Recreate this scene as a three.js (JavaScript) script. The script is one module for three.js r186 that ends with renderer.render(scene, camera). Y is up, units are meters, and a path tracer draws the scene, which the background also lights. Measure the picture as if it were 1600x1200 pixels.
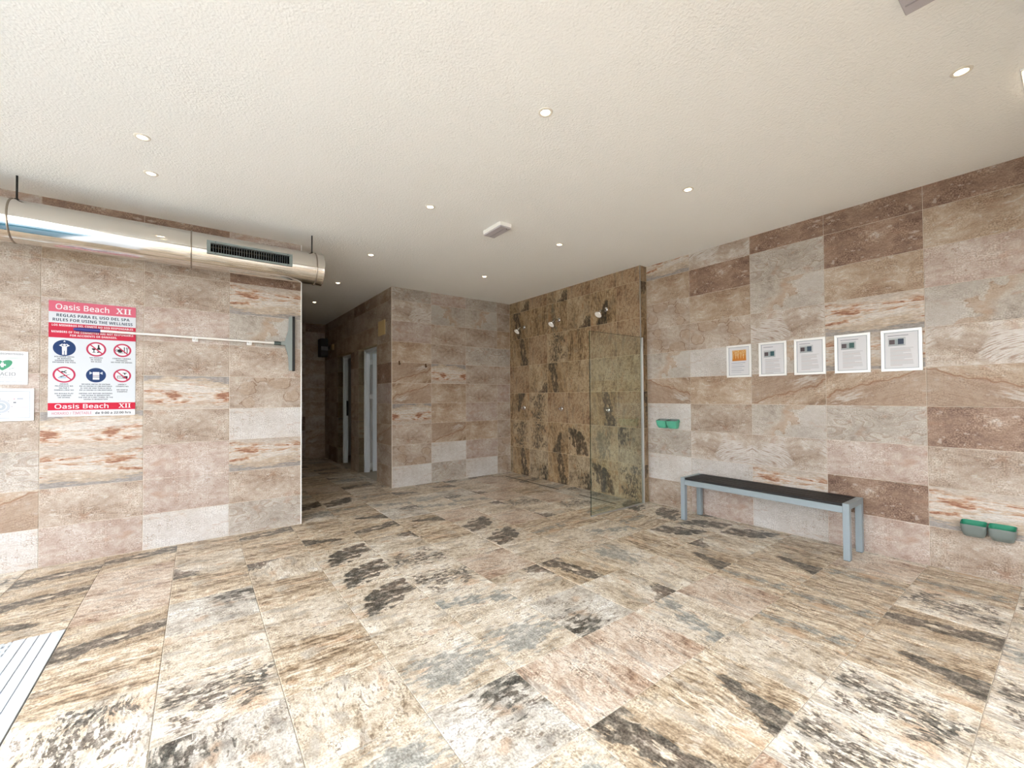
import * as THREE from 'three';
import { RoundedBoxGeometry } from 'three/addons/geometries/RoundedBoxGeometry.js';
import { mergeGeometries } from 'three/addons/utils/BufferGeometryUtils.js';
import { RectAreaLightUniformsLib } from 'three/addons/lights/RectAreaLightUniformsLib.js';

// ---------------------------------------------------------------- camera, sky, exposure
const scene = new THREE.Scene();
const FOCAL = 661.08, YAW = 0.63853, ROLL = -0.0066, PITCH = 0.01528, EYE = 1.32;
const camera = new THREE.PerspectiveCamera(2 * Math.atan(600 / FOCAL) * 180 / Math.PI, 1600 / 1200, 0.05, 200);
{
  const f0 = new THREE.Vector3(Math.sin(YAW), 0, -Math.cos(YAW)), r0 = new THREE.Vector3(Math.cos(YAW), 0, Math.sin(YAW)), u0 = new THREE.Vector3(0, 1, 0);
  const f = f0.clone().multiplyScalar(Math.cos(PITCH)).addScaledVector(u0, Math.sin(PITCH));
  const u1 = u0.clone().multiplyScalar(Math.cos(PITCH)).addScaledVector(f0, -Math.sin(PITCH));
  const u = u1.clone().multiplyScalar(Math.cos(ROLL)).addScaledVector(r0, -Math.sin(ROLL));
  camera.position.set(0, EYE, 0);
  camera.up.copy(u);
  camera.lookAt(camera.position.clone().add(f));
  camera.setViewOffset(1600, 1200, 0, -9, 1600, 1200);
}
const renderer = new THREE.WebGLRenderer({ antialias: true });
renderer.toneMapping = THREE.LinearToneMapping;
renderer.toneMappingExposure = 1.17;
renderer.shadowMap.enabled = true;
RectAreaLightUniformsLib.init();

// a bright hazy white sky, a little duller overhead
{
  const W = 64, H = 32, d = new Float32Array(W * H * 4);
  for (let y = 0; y < H; y++) {
    const el = Math.max(0, Math.sin(((y + 0.5) / H - 0.5) * Math.PI));
    const k = Math.pow(el, 0.6);
    for (let x = 0; x < W; x++) d.set([0.96 - 0.1 * k, 0.985 - 0.07 * k, 1.04 - 0.02 * k, 1], (y * W + x) * 4);
  }
  const sky = new THREE.DataTexture(d, W, H, THREE.RGBAFormat, THREE.FloatType);
  sky.mapping = THREE.EquirectangularReflectionMapping;
  sky.magFilter = THREE.LinearFilter;
  sky.needsUpdate = true;
  scene.background = sky;
  scene.backgroundIntensity = 14.5;
}

// ---------------------------------------------------------------- room dimensions (metres)
const H = 2.931;                 // ceiling
const ZL = -4.891;               // face of the wall with the signs
const ZM = -5.967;               // face of the wall beside the showers
const XR = 4.508;                // face of the wall with the bench
const XS = 4.385;                // face of the shower wall
const ZS = -3.235;               // near end of the shower wall
const XLE = 0.872;               // free edge of the wall with the signs
const XC = 2.256;                // corridor wall
const ZF = -9.98;                // end of the corridor
const ZB = 2.6;                  // terrace side of the room
const XP = -5.4;                 // far side of the pool hall
const ROOFS = [[-3.0, -1.45, -2.0, 1.8], [-1.15, 1.6, 0.35, 2.0]];   // roof lights over the pool and behind the camera: x from, to, z from, to
const FX = (i) => -0.6 + 0.457 * i, FZ = (k) => -0.265 - 0.4625 * k;   // floor joints

// ---------------------------------------------------------------- small helpers
let seed = 20240611;
const rnd = () => { seed = (seed + 0x6d2b79f5) | 0; let t = Math.imul(seed ^ (seed >>> 15), 1 | seed); t = (t + Math.imul(t ^ (t >>> 7), 61 | t)) ^ t; return ((t ^ (t >>> 14)) >>> 0) / 4294967296; };
const clamp = (x, a = 0, b = 1) => Math.min(b, Math.max(a, x));
const sstep = (a, b, x) => { const t = clamp((x - a) / (b - a)); return t * t * (3 - 2 * t); };
const mix = (a, b, t) => a + (b - a) * t;
const used = {};
const numbered = (n) => { used[n] = (used[n] ?? -1) + 1; return used[n] ? n + '_' + String(used[n]).padStart(3, '0') : n; };
function mesh(name, geo, mat, parent) { const m = new THREE.Mesh(geo, mat); m.name = name; parent.add(m); return m; }
function thing(name, label, category, pos = [0, 0, 0], group) {
  const g = new THREE.Group(); g.name = numbered(name); g.position.set(...pos);
  g.userData = { label, category }; if (group) g.userData.group = group;
  scene.add(g); return g;
}
function struct(name, geo, mat, label, category) {
  const m = new THREE.Mesh(geo, mat); m.name = name;
  m.userData = { kind: 'structure', label, category }; scene.add(m); return m;
}
const box = (x0, x1, y0, y1, z0, z1) => { const g = new THREE.BoxGeometry(x1 - x0, y1 - y0, z1 - z0); g.translate((x0 + x1) / 2, (y0 + y1) / 2, (z0 + z1) / 2); return g; };
const rbox = (x0, x1, y0, y1, z0, z1, r = 0.003) => { const g = new RoundedBoxGeometry(x1 - x0, y1 - y0, z1 - z0, 2, r); g.translate((x0 + x1) / 2, (y0 + y1) / 2, (z0 + z1) / 2); return g; };
const strip = (g) => { const q = g.index ? g.toNonIndexed() : g; for (const k of Object.keys(q.attributes)) if (!['position', 'normal', 'uv'].includes(k)) q.deleteAttribute(k); return q; };
const merged = (list) => mergeGeometries(list.map(strip));
const cyl = (r0, r1, h, n = 32, open = false) => new THREE.CylinderGeometry(r0, r1, h, n, 1, open);
const along = (g, a, b) => { const A = new THREE.Vector3(...a), B = new THREE.Vector3(...b), d = B.clone().sub(A); g.applyQuaternion(new THREE.Quaternion().setFromUnitVectors(new THREE.Vector3(0, 1, 0), d.clone().normalize())); g.translate(...A.add(B).multiplyScalar(0.5).toArray()); return g; };
const rod = (a, b, r, n = 16) => along(cyl(r, r, new THREE.Vector3(...a).distanceTo(new THREE.Vector3(...b)), n), a, b);
const std = (color, roughness = 0.6, metalness = 0, extra = {}) => new THREE.MeshStandardMaterial({ color, roughness, metalness, ...extra });

// ---------------------------------------------------------------- noise
const PERM = new Uint8Array(512);
{ const p = [...Array(256).keys()]; for (let i = 255; i > 0; i--) { const j = Math.floor(rnd() * (i + 1)); [p[i], p[j]] = [p[j], p[i]]; } for (let i = 0; i < 512; i++) PERM[i] = p[i & 255]; }
const GX = new Float32Array(256), GY = new Float32Array(256);
for (let i = 0; i < 256; i++) { const a = i / 256 * Math.PI * 2 * 7; GX[i] = Math.cos(a); GY[i] = Math.sin(a); }
function noise(x, y) {
  const fx = Math.floor(x), fy = Math.floor(y), X = fx & 255, Y = fy & 255; x -= fx; y -= fy;
  const u = x * x * x * (x * (x * 6 - 15) + 10), v = y * y * y * (y * (y * 6 - 15) + 10);
  const a = PERM[PERM[X] + Y], b = PERM[PERM[X + 1] + Y], c = PERM[PERM[X] + Y + 1], d = PERM[PERM[X + 1] + Y + 1];
  const n0 = GX[a] * x + GY[a] * y, n1 = GX[b] * (x - 1) + GY[b] * y, n2 = GX[c] * x + GY[c] * (y - 1), n3 = GX[d] * (x - 1) + GY[d] * (y - 1);
  return (n0 + u * (n1 - n0) + v * ((n2 + u * (n3 - n2)) - (n0 + u * (n1 - n0)))) * 1.5;
}
function fbm(x, y, o) { let s = 0, a = 0.5; for (let i = 0; i < o; i++) { s += a * noise(x, y); x = x * 2.03 + 17.3; y = y * 2.03 + 9.1; a *= 0.5; } return s; }
const ramp = (stops, t) => {
  t = clamp(t);
  for (let i = 1; i < stops.length; i++) if (t <= stops[i][0]) {
    const [a, A] = stops[i - 1], [b, B] = stops[i], k = (t - a) / (b - a);
    return [mix(A[0], B[0], k), mix(A[1], B[1], k), mix(A[2], B[2], k)];
  }
  return [...stops[stops.length - 1][1]];
};
const over = (c, d, k) => { c[0] = mix(c[0], d[0], k); c[1] = mix(c[1], d[1], k); c[2] = mix(c[2], d[2], k); };

// paint(u, v) in metres -> [r, g, b, height 0..1]
function stoneMaterial(name, w, h, W, Hh, paint, bump, rough, pale) {
  const col = new Uint8Array(W * Hh * 4), hgt = new Uint8Array(W * Hh);
  for (let y = 0; y < Hh; y++) for (let x = 0; x < W; x++) {
    const c = paint((x + 0.5) / W * w, (y + 0.5) / Hh * h), i = y * W + x;
    col[i * 4] = clamp(c[0], 0, 255); col[i * 4 + 1] = clamp(c[1], 0, 255); col[i * 4 + 2] = clamp(c[2], 0, 255); col[i * 4 + 3] = 255;
    hgt[i] = clamp(c[3]) * 255;
  }
  const t = new THREE.DataTexture(col, W, Hh, THREE.RGBAFormat); t.colorSpace = THREE.SRGBColorSpace; t.magFilter = THREE.LinearFilter; t.needsUpdate = true;
  const b = new THREE.DataTexture(hgt, W, Hh, THREE.RedFormat); b.magFilter = THREE.LinearFilter; b.needsUpdate = true;
  const tints = pale ? [[0.715, 0.725, 0.74], [0.67, 0.676, 0.686]] : [[0.95, 0.965, 0.985], [0.895, 0.9, 0.91], [0.5, 0.415, 0.31]];   // kiln batches; the third paints the weaker light at the showers into the slate
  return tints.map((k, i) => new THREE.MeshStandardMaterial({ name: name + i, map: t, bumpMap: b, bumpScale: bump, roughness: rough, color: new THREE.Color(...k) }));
}

// ---- pale quartzite print (0.61 x 0.305 m)
const PALE = {
  sand: [[0, [142, 118, 98]], [0.35, [178, 157, 138]], [0.6, [196, 178, 160]], [0.85, [212, 198, 183]], [1, [226, 217, 206]]],
  pink: [[0, [150, 120, 104]], [0.35, [184, 160, 145]], [0.6, [200, 181, 167]], [0.85, [214, 201, 190]], [1, [226, 219, 211]]],
  grey: [[0, [150, 137, 124]], [0.35, [184, 172, 158]], [0.6, [201, 190, 177]], [0.85, [214, 206, 196]], [1, [228, 223, 216]]],
  white: [[0, [178, 164, 151]], [0.3, [206, 197, 187]], [0.6, [218, 211, 203]], [1, [232, 229, 224]]],
  tan: [[0, [128, 98, 72]], [0.35, [172, 145, 119]], [0.6, [191, 167, 142]], [0.85, [207, 188, 167]], [1, [222, 210, 195]]],
  brown: [[0, [94, 66, 50]], [0.35, [134, 104, 84]], [0.6, [156, 126, 104]], [0.85, [178, 152, 131]], [1, [202, 186, 170]]],
};
function pale({ o, pal, ang = 0, sx = 2.2, sy = 4.5, grain = 1, vein = 0, extra }) {
  const ca = Math.cos(ang), sa = Math.sin(ang), R = PALE[pal];
  return (u, v) => {
    const wx = noise(u * 5 + o, v * 5 + o * 1.7) * 0.03, wy = noise(u * 5 + o + 40, v * 5 - o) * 0.03;
    const a = (u + wx) * ca + (v + wy) * sa, b = -(u + wx) * sa + (v + wy) * ca;
    const big = fbm(a * sx + o * 3, b * sy + o, 5), mid = fbm(a * 22 + o, b * 30 - o, 4), grit = fbm(u * 110 + o, v * 110 - o, 3), spk = noise(u * 430, v * 430 + o);
    const sift = sstep(-0.25, 0.35, noise(u * 6 + o * 2, v * 8));          // where the grain shows most
    const c = ramp(R, 0.56 + big * 0.62 + mid * 0.34);
    const g = (grit * mix(26, 62, sift) + spk * 9) * grain; c[0] += g; c[1] += g * 0.99; c[2] += g * 0.95;
    let hgt = 0.55 + big * 0.35 + mid * 0.4 + grit * 0.45;
    const fl = sstep(0.3, 0.42, fbm(a * 16 + o * 5, b * 26 + 2, 4)); over(c, [228, 222, 214], fl * 0.45);      // pale flakes
    const rs = sstep(0.24, 0.5, fbm(a * 5 + o * 4, b * 9 - o, 4)); over(c, [176, 132, 104], rs * 0.35);          // iron tint
    if (vein) {
      const n = noise(a * 4.5 + o * 2, b * 6 + o) + 0.3 * noise(a * 17, b * 17 + o) + 0.12 * noise(a * 60, b * 60), m = noise(u * 3.1 + o, v * 3.1 + 8);
      const k = (1 - sstep(0.0, 0.022, Math.abs(n))) * sstep(0.0, 0.35, m) * vein;
      over(c, [132, 98, 74], k * 0.8); hgt -= k * 0.25;
    }
    if (extra) hgt = extra(c, u, v, a, b, o, hgt, mid + grit * 0.6, big) ?? hgt;
    return [c[0], c[1], c[2], hgt];
  };
}
// rusty, cream and slate-grey bedding layers
const bands = (dir) => (c, u, v, a, b, o, h, fine) => {
  const t = (dir > 0 ? v : 0.305 - v) / 0.305 + fbm(u * 2.6 + o, v * 7, 4) * 0.34 + fbm(u * 9 + o, v * 70, 4) * 0.2;
  const cc = ramp([[0, [158, 152, 147]], [0.09, [152, 146, 141]], [0.14, [188, 170, 150]], [0.24, [204, 182, 156]], [0.36, [214, 204, 192]], [0.47, [226, 220, 212]], [0.55, [198, 170, 142]], [0.6, [214, 202, 188]], [0.72, [222, 212, 200]], [0.8, [192, 165, 140]], [0.88, [206, 192, 176]], [1, [196, 182, 168]]], t);
  over(c, cc, 0.86);
  const q = fbm(u * 5 + o * 2.2, v * 22 + o, 6) + fbm(u * 26, v * 120 + o, 3) * 0.3, w = sstep(0.3, 0.46, t) * (1 - sstep(0.72, 0.9, t)), r = sstep(0.02, 0.26, q) * w;
  over(c, [190, 134, 94], r * 0.7); over(c, [140, 86, 58], r * sstep(0.2, 0.34, q) * 0.75);
  const g = fbm(u * 34, v * 210 + o, 3) * 44 + fine * 14; c[0] += g; c[1] += g; c[2] += g;
  return 0.5 + fine * 0.4 - r * 0.2 + q * 0.3;
};
// scalloped, brown-edged flakes
const scallop = (c, u, v, a, b, o, h) => {
  let k = 0, inside = 0;
  for (const [cx, cy, r] of [[0.47, 0.2, 0.075], [0.455, 0.06, 0.06], [0.2, 0.3, 0.12], [0.08, 0.12, 0.07], [0.33, 0.33, 0.085]]) {
    const d = Math.hypot(u - cx, (v - cy) * 1.1) + fbm(u * 16 + o, v * 16, 3) * 0.04 - r;
    k = Math.max(k, (1 - sstep(0, 0.0065, Math.abs(d))) * sstep(-0.35, 0.1, noise(u * 9 + o, v * 9))); if (d < 0) inside = Math.max(inside, sstep(0, 0.012, -d));
  }
  over(c, [176, 144, 114], inside * 0.3); over(c, [122, 84, 56], k * 0.7); return h - k * 0.2 - inside * 0.1;
};
// a fan of white feathered splits
const feather = (c, u, v, a, b, o, h) => {
  const m = sstep(-0.02, 0.22, fbm(u * 4.2 + o, v * 5 + 3, 4) + 0.1), d = v * 1.1 - u * 0.5 + noise(u * 4 + o, v * 4) * 0.03, n = fbm((u + v * 0.5) * 9 + o, d * 105, 4);
  over(c, [230, 226, 220], m * 0.55); over(c, [156, 126, 104], m * sstep(0.12, 0.34, n) * 0.7); over(c, [238, 235, 230], m * sstep(0.1, 0.3, -n) * 0.5); return h + m * 0.2 - m * sstep(0.1, 0.35, n) * 0.3;
};
// brown diagonal bedding with a white fan at its foot
const diagonal = (c, u, v, a, b, o, h, fine) => {
  const t = v - 0.1 - u * 0.34 + fbm(u * 6 + o, v * 6, 3) * 0.07, k = sstep(-0.03, 0.03, t);
  over(c, [160, 132, 112], (1 - k) * 0.35);
  const line = 1 - sstep(0, 0.012, Math.abs(t)); over(c, [150, 104, 72], line * 0.7);
  const fu = (u - 0.14) * 0.95 + (v - 0.07) * 0.32, fv = (v - 0.07) - (u - 0.14) * 0.34, fan = (1 - sstep(0.01, 0.1, Math.hypot(fu * 0.7, fv * 1.9) + fbm(fu * 14 + o, fv * 60, 4) * 0.12)) * (1 - k); over(c, [224, 217, 208], fan * 0.7);
  const st = noise((u + v * 0.35) * 8 + o, (v - u * 0.34) * 90); const g = st * 9; c[0] += g; c[1] += g; c[2] += g;
  return h - line * 0.25 + st * 0.1;
};
// ochre-edged plate against grey
const plate = (c, u, v, a, b, o, h) => {
  const t = u - 0.33 - (v - 0.15) * 0.6 + fbm(u * 5 + o, v * 5, 5) * 0.2, e = sstep(-0.16, -0.01, t) * (1 - sstep(-0.01, 0.02, t));
  over(c, [184, 146, 110], e * 0.4); over(c, [140, 104, 76], (1 - sstep(0, 0.007, Math.abs(t))) * 0.5 * sstep(-0.2, 0.2, noise(u * 11, v * 11 + o)));
  over(c, [196, 188, 178], sstep(0, 0.06, t) * 0.4); return h + (t > 0 ? 0.08 : -0.06);
};
const dune = (c, u, v, a, b, o, h) => {
  const t = v * 13 + fbm(u * 2.4 + o, v * 5, 3) * 4.2, s = t - Math.floor(t), l = sstep(0.75, 1, s) * (1 - sstep(0.97, 1, s));
  over(c, [154, 126, 104], l * 0.4); over(c, [222, 214, 204], (1 - sstep(0, 0.2, s)) * 0.4); return h + (s - 0.5) * 0.3;
};
const LW = 448, LH = 224, LT = (i, f) => stoneMaterial('quartzite' + i, 0.61, 0.305, LW, LH, f, 0.0022, 0.5, true);
const LIGHT = [
  LT(0, pale({ o: 3.1, pal: 'sand', grain: 1.2 })),                                      // 0 grainy sand
  LT(1, pale({ o: 11.7, pal: 'pink', sx: 3, sy: 5, vein: 0.7 })),                        // 1 pink cloud
  LT(2, pale({ o: 21.3, pal: 'sand', extra: bands(1) })),                                // 2 rusty bands
  LT(3, pale({ o: 33.9, pal: 'sand', extra: bands(-1) })),                               // 3 bands turned over
  LT(4, pale({ o: 41.2, pal: 'sand', sx: 3, sy: 3, extra: scallop })),                   // 4 scallops
  LT(5, pale({ o: 52.8, pal: 'white', sx: 2.6, sy: 3, vein: 0.8 })),                     // 5 white, veined
  LT(6, pale({ o: 63.4, pal: 'tan', ang: 0.33, sx: 2, sy: 7, extra: diagonal })),        // 6 brown diagonal
  LT(7, pale({ o: 74.5, pal: 'sand', ang: -0.3, sx: 3, sy: 6, extra: feather })),        // 7 white feather
  LT(8, pale({ o: 85.6, pal: 'grey', sx: 3, sy: 4, extra: plate })),                     // 8 ochre plate
  LT(9, pale({ o: 96.1, pal: 'brown', sx: 3.4, sy: 5, grain: 1.4, vein: 0.5 })),         // 9 brown cloud
  LT(10, pale({ o: 107.9, pal: 'grey', extra: dune })),                                  // 10 soft dunes
  LT(11, pale({ o: 118.3, pal: 'tan', sx: 3, sy: 4, grain: 1.1, vein: 1 })),             // 11 tan, veined
];

// ---- rustic slate print (0.457 m square)
const SLATE = {
  cream: [[0, [138, 120, 98]], [0.3, [190, 174, 150]], [0.55, [212, 199, 178]], [0.8, [226, 216, 199]], [1, [240, 234, 222]]],
  tan: [[0, [112, 92, 70]], [0.3, [170, 149, 122]], [0.55, [197, 178, 151]], [0.8, [214, 199, 175]], [1, [232, 222, 204]]],
  grey: [[0, [118, 108, 96]], [0.3, [168, 158, 143]], [0.55, [195, 187, 173]], [0.8, [213, 207, 195]], [1, [232, 228, 219]]],
  rust: [[0, [122, 96, 78]], [0.3, [178, 154, 132]], [0.55, [202, 183, 162]], [0.8, [217, 203, 186]], [1, [232, 223, 209]]],
};
function slate({ o, pal, ang = 0, sx = 3, sy = 7, streak = 0.5, crack = 0.6, shape, dark = [98, 91, 81], torn = 0.05, holes = 0, hs = 13, blue = 0, wave = 0, shade = 0.94 }) {
  const ca = Math.cos(ang), sa = Math.sin(ang), R = SLATE[pal];
  return (u, v) => {
    const wx = noise(u * 6 + o, v * 6 + o * 1.3) * 0.022, wy = noise(u * 6 + o + 31, v * 6 - o) * 0.022;
    const a = (u + wx) * ca + (v + wy) * sa, b = -(u + wx) * sa + (v + wy) * ca;
    const big = fbm(a * sx + o, b * sy - o, 5), st = fbm(a * 11 + o, b * 58 + o, 4), mid = fbm(u * 24 + o, v * 24, 4), grit = fbm(u * 105 + o, v * 105, 3), spk = noise(u * 520 + o, v * 520);
    const sift = sstep(-0.2, 0.4, noise(u * 7 + o * 2, v * 9));
    const c = ramp(R, 0.54 + big * 0.68 + mid * 0.5 + st * 0.75 * streak);
    const g = grit * mix(48, 104, sift) + spk * 9; c[0] += g; c[1] += g; c[2] += g * 0.92;
    let h = 0.6 + big * 0.3 + mid * 0.3 + st * 0.35 * streak + grit * 0.4;
    const rust = sstep(0.2, 0.46, fbm(a * 4 + o * 5, b * 8 + 3, 4)); over(c, [188, 142, 102], rust * 0.36);
    const grz = sstep(0.16, 0.4, fbm(a * 4 + o * 9, b * 10 + 13, 4)); over(c, [150, 146, 138], grz * 0.42);
    const fl = sstep(0.26, 0.38, fbm(a * 13 + o * 5, b * 26 + 2, 4)); over(c, [236, 228, 214], fl * 0.5);
    const n = noise(a * 7 + o * 2, b * 13 + o) + 0.35 * noise(a * 28, b * 34) + 0.16 * noise(a * 90, b * 90), m = noise(u * 5 + o, v * 5);
    const cr = (1 - sstep(0.0, 0.04, Math.abs(n))) * sstep(0.0, 0.35, m) * crack; over(c, [92, 74, 56], cr * 0.8); h -= cr * 0.3;
    const sp = sstep(0.2, 0.34, fbm(a * 24 + o, b * 66, 4)) * sstep(-0.25, 0.3, noise(u * 6 + 9, v * 6 + o)); over(c, [108, 92, 74], sp * 0.62);
    if (wave) { const t = b * 20 + fbm(a * 5 + o, b * 5, 4) * 5, s = Math.abs(t - Math.floor(t) - 0.5) * 2; over(c, [236, 228, 212], (1 - sstep(0.02, 0.09, s)) * wave); over(c, [122, 108, 92], sstep(0.88, 1, s) * wave * 0.4); }
    if (shape) {
      const fib = fbm(a * 8 + o * 3, b * 40 - o, 5);
      const d = shape(u, v, a, b, o) + fbm(u * 9 + o, v * 9, 4) * torn * 1.3 + fib * torn * 1.5 + grit * torn * 0.45;
      let k = sstep(-0.002, 0.011, d);
      if (holes) k *= 1 - sstep(-0.02, 0.07, fbm(a * hs + o * 7, b * hs * 2.4 + 5, 6) * holes + fib * 0.2 * holes - 0.17);
      k *= 1 - 0.35 * sstep(0.05, 0.35, mid + fib * 0.6);
      const gg = mid * 46 + grit * 74 + fib * 46 + st * 44 * streak + big * 30 + spk * 8, dk = [dark[0] + gg + big * 14, dark[1] + gg, dark[2] + gg * 0.95 - big * 6];
      over(dk, [152 + gg * 0.8, 153 + gg * 0.8, 146 + gg * 0.8], blue);
      over(c, dk, k * shade); h -= k * 0.12;
    }
    return [c[0], c[1], c[2], h];
  };
}
const band = (y0, w, tilt = 0) => (u, v) => w - Math.abs(v - y0 - (u - 0.23) * tilt);
const ST = (i, f) => stoneMaterial('slate' + i, 0.457, 0.457, 512, 512, f, 0.003, 0.42);
const STONE = [
  ST(0, slate({ o: 5.2, pal: 'cream', ang: 0.1, holes: 1.0, hs: 6, torn: 0.02, shape: (u, v) => Math.min(0.345 - Math.hypot(u - 0.40, v - 0.05), 0.44 - u, (v - 0.1) * 0.8 + (0.3 - u) * 0.55 + 0.02) })), // 0 dark lens
  ST(1, slate({ o: 15.7, pal: 'tan', sx: 2, sy: 12, streak: 1, shape: band(0.3, 0.035, 0.08), blue: 0.75, holes: 0.7 })),      // 1 layered, blue-grey seam
  ST(2, slate({ o: 25.1, pal: 'cream', sx: 4, sy: 5, streak: 0.25, crack: 1 })),                                               // 2 plain cream
  ST(3, slate({ o: 35.8, pal: 'cream', sx: 2, sy: 6, streak: 0.8, torn: 0.16, holes: 1.5, hs: 24, shape: (u, v) => 0.13 - Math.hypot((u - 0.22) * 0.6, v - 0.24) })), // 3 torn dark heart
  ST(4, slate({ o: 45.3, pal: 'cream', sx: 3, sy: 6, torn: 0.05, holes: 0.6, shape: (u, v) => u * 0.8 + v * 0.5 - 0.46 })),       // 4 dark corner
  ST(5, slate({ o: 55.9, pal: 'cream', sx: 3, sy: 4, blue: 0.85, torn: 0.14, shade: 0.8, holes: 0.5, shape: (u, v) => 0.14 - Math.hypot((u - 0.26) * 0.7, v - 0.25) })), // 5 grey cloud
  ST(6, slate({ o: 65.4, pal: 'tan', sx: 2, sy: 10, streak: 1, torn: 0.04, shape: (u, v) => 0.09 - Math.abs(v - 0.2 + (u - 0.23) * 0.28) - u * 0.23 })), // 6 dark wedge
  ST(7, slate({ o: 75.2, pal: 'tan', sx: 1.6, sy: 11, streak: 1.1 })),                                                         // 7 wood-like tan
  ST(8, slate({ o: 86.6, pal: 'tan', ang: 0.15, sx: 2, sy: 8, torn: 0.04, holes: 0.8, hs: 9, shape: (u, v) => 0.075 - Math.abs(v - 0.30 - (u - 0.2) * 0.22) + (u - 0.2) * 0.08 })), // 8 long dark slab
  ST(9, slate({ o: 97.3, pal: 'rust', sx: 3, sy: 5, streak: 0.5, crack: 1 })),                                                 // 9 rosy mottle
  ST(10, slate({ o: 108.8, pal: 'cream', sx: 2, sy: 6, wave: 0.4, blue: 0.8, torn: 0.09, shape: (u, v) => 0.05 - Math.abs(v - 0.33 + u * 0.35) })), // 10 wavy seams
  ST(11, slate({ o: 119.1, pal: 'grey', sx: 4, sy: 5, streak: 0.3, torn: 0.14, holes: 1.0, hs: 16, shape: (u, v) => 0.11 - Math.hypot(u - 0.08, (v - 0.1) * 0.8) })), // 11 grey, dark foot
];

// ---------------------------------------------------------------- tiles
// One tile: a slab with chamfered edges, its face at z = 0, uv over the part of the print it shows.
const tileCache = new Map();
function tileGeo(w, h, u0, u1, v0, v1, turn) {
  const key = [w, h, u0, u1, v0, v1].map((x) => x.toFixed(4)).join() + turn;
  if (tileCache.has(key)) return tileCache.get(key);
  const b = Math.min(0.0022, w * 0.2, h * 0.2), t = 0.009, P = [], U = [], I = [];
  const uvAt = (x, y) => { let s = mix(u0, u1, x / w) , q = mix(v0, v1, y / h); if (turn === 1) [s, q] = [q, 1 - s]; else if (turn === 2) [s, q] = [1 - s, 1 - q]; else if (turn === 3) [s, q] = [1 - q, s]; else if (turn === 4) s = 1 - s; return [s, q]; };
  const quad = (pts) => { const n = P.length / 3; for (const p of pts) { P.push(...p); U.push(...uvAt(p[0], p[1])); } I.push(n, n + 1, n + 2, n, n + 2, n + 3); };
  const A = [[0, 0], [w, 0], [w, h], [0, h]], B = [[b, b], [w - b, b], [w - b, h - b], [b, h - b]];
  quad(B.map(([x, y]) => [x, y, 0]));
  for (let i = 0; i < 4; i++) {
    const j = (i + 1) % 4;
    quad([[...A[i], -b * 0.7], [...A[j], -b * 0.7], [...B[j], 0], [...B[i], 0]]);
    quad([[...A[i], -t], [...A[j], -t], [...A[j], -b * 0.7], [...A[i], -b * 0.7]]);
  }
  const g = new THREE.BufferGeometry();
  g.setAttribute('position', new THREE.Float32BufferAttribute(P, 3)); g.setAttribute('uv', new THREE.Float32BufferAttribute(U, 2)); g.setIndex(I);
  const q = g.toNonIndexed(); q.computeVertexNormals(); tileCache.set(key, q); return q;
}
const GAP = 0.0016;
function minus(r, hole) {   // rectangle minus rectangle, as rectangles
  const [a, b, c, d] = r, [p, q, s, t] = hole;
  if (b <= p || a >= q || d <= s || c >= t) return [r];
  const out = [];
  if (d > t) out.push([a, b, t, d]);
  if (c < s) out.push([a, b, c, s]);
  const y0 = Math.max(c, s), y1 = Math.min(d, t);
  if (a < p) out.push([a, p, y0, y1]);
  if (b > q) out.push([q, b, y0, y1]);
  return out.filter(([x0, x1, z0, z1]) => x1 - x0 > 0.006 && z1 - z0 > 0.006);
}
// us / vs: joints; place(u, v) -> the tile's corner in the world; quat turns the tile's face the right way.
function tiling(parent, us, vs, full, place, quat, pick, mats, holes = [], flip = false) {
  for (let i = 0; i + 1 < us.length; i++) for (let k = 0; k + 1 < vs.length; k++) {
    const [a, b, c, d] = [us[i], us[i + 1], vs[k], vs[k + 1]];
    let parts = [[a, b, c, d]];
    for (const hl of holes) parts = parts.flatMap((r) => minus(r, hl));
    let [variant, turn = 0, tint = 0] = pick(i, k);
    if (mats === LIGHT && (variant === 2 || variant === 3) && turn === 2) turn = 4;   // banded tiles keep their bed upright
    for (const [x0, x1, y0, y1] of parts) {
      const w = x1 - x0 - GAP * 2, h = y1 - y0 - GAP * 2;
      let fu0 = clamp((x0 - a) / Math.max(full[0], b - a)), fu1 = clamp((x1 - a) / Math.max(full[0], b - a)); const fv0 = clamp((y0 - c) / Math.max(full[1], d - c)), fv1 = clamp((y1 - c) / Math.max(full[1], d - c));
      const m = mesh('tile', tileGeo(w, h, fu0, fu1, fv0, fv1, turn), mats[variant % mats.length][tint], parent);
      m.quaternion.copy(quat);
      m.position.copy(flip ? place(x1 - GAP, y0 + GAP) : place(x0 + GAP, y0 + GAP));
    }
  }
}
const Q = {
  pz: new THREE.Quaternion(),                                                                 // face towards +z
  nx: new THREE.Quaternion().setFromAxisAngle(new THREE.Vector3(0, 1, 0), -Math.PI / 2),      // face towards -x
  up: new THREE.Quaternion().setFromAxisAngle(new THREE.Vector3(1, 0, 0), -Math.PI / 2),      // face up
};
const rowsUpTo = (step) => { const r = []; for (let y = 0; y < H - 0.02; y += step) r.push(y); r.push(H); return r; };
const ROWS = rowsUpTo(0.305), SROWS = rowsUpTo(0.457);
const BACK = 0.0032;   // the grout face lies this far behind the tile faces
const grout = std(0xcbbfb0, 0.9), groutDark = std(0xc2b193, 0.9), plaster = std(0xe9e6df, 0.9);

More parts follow.
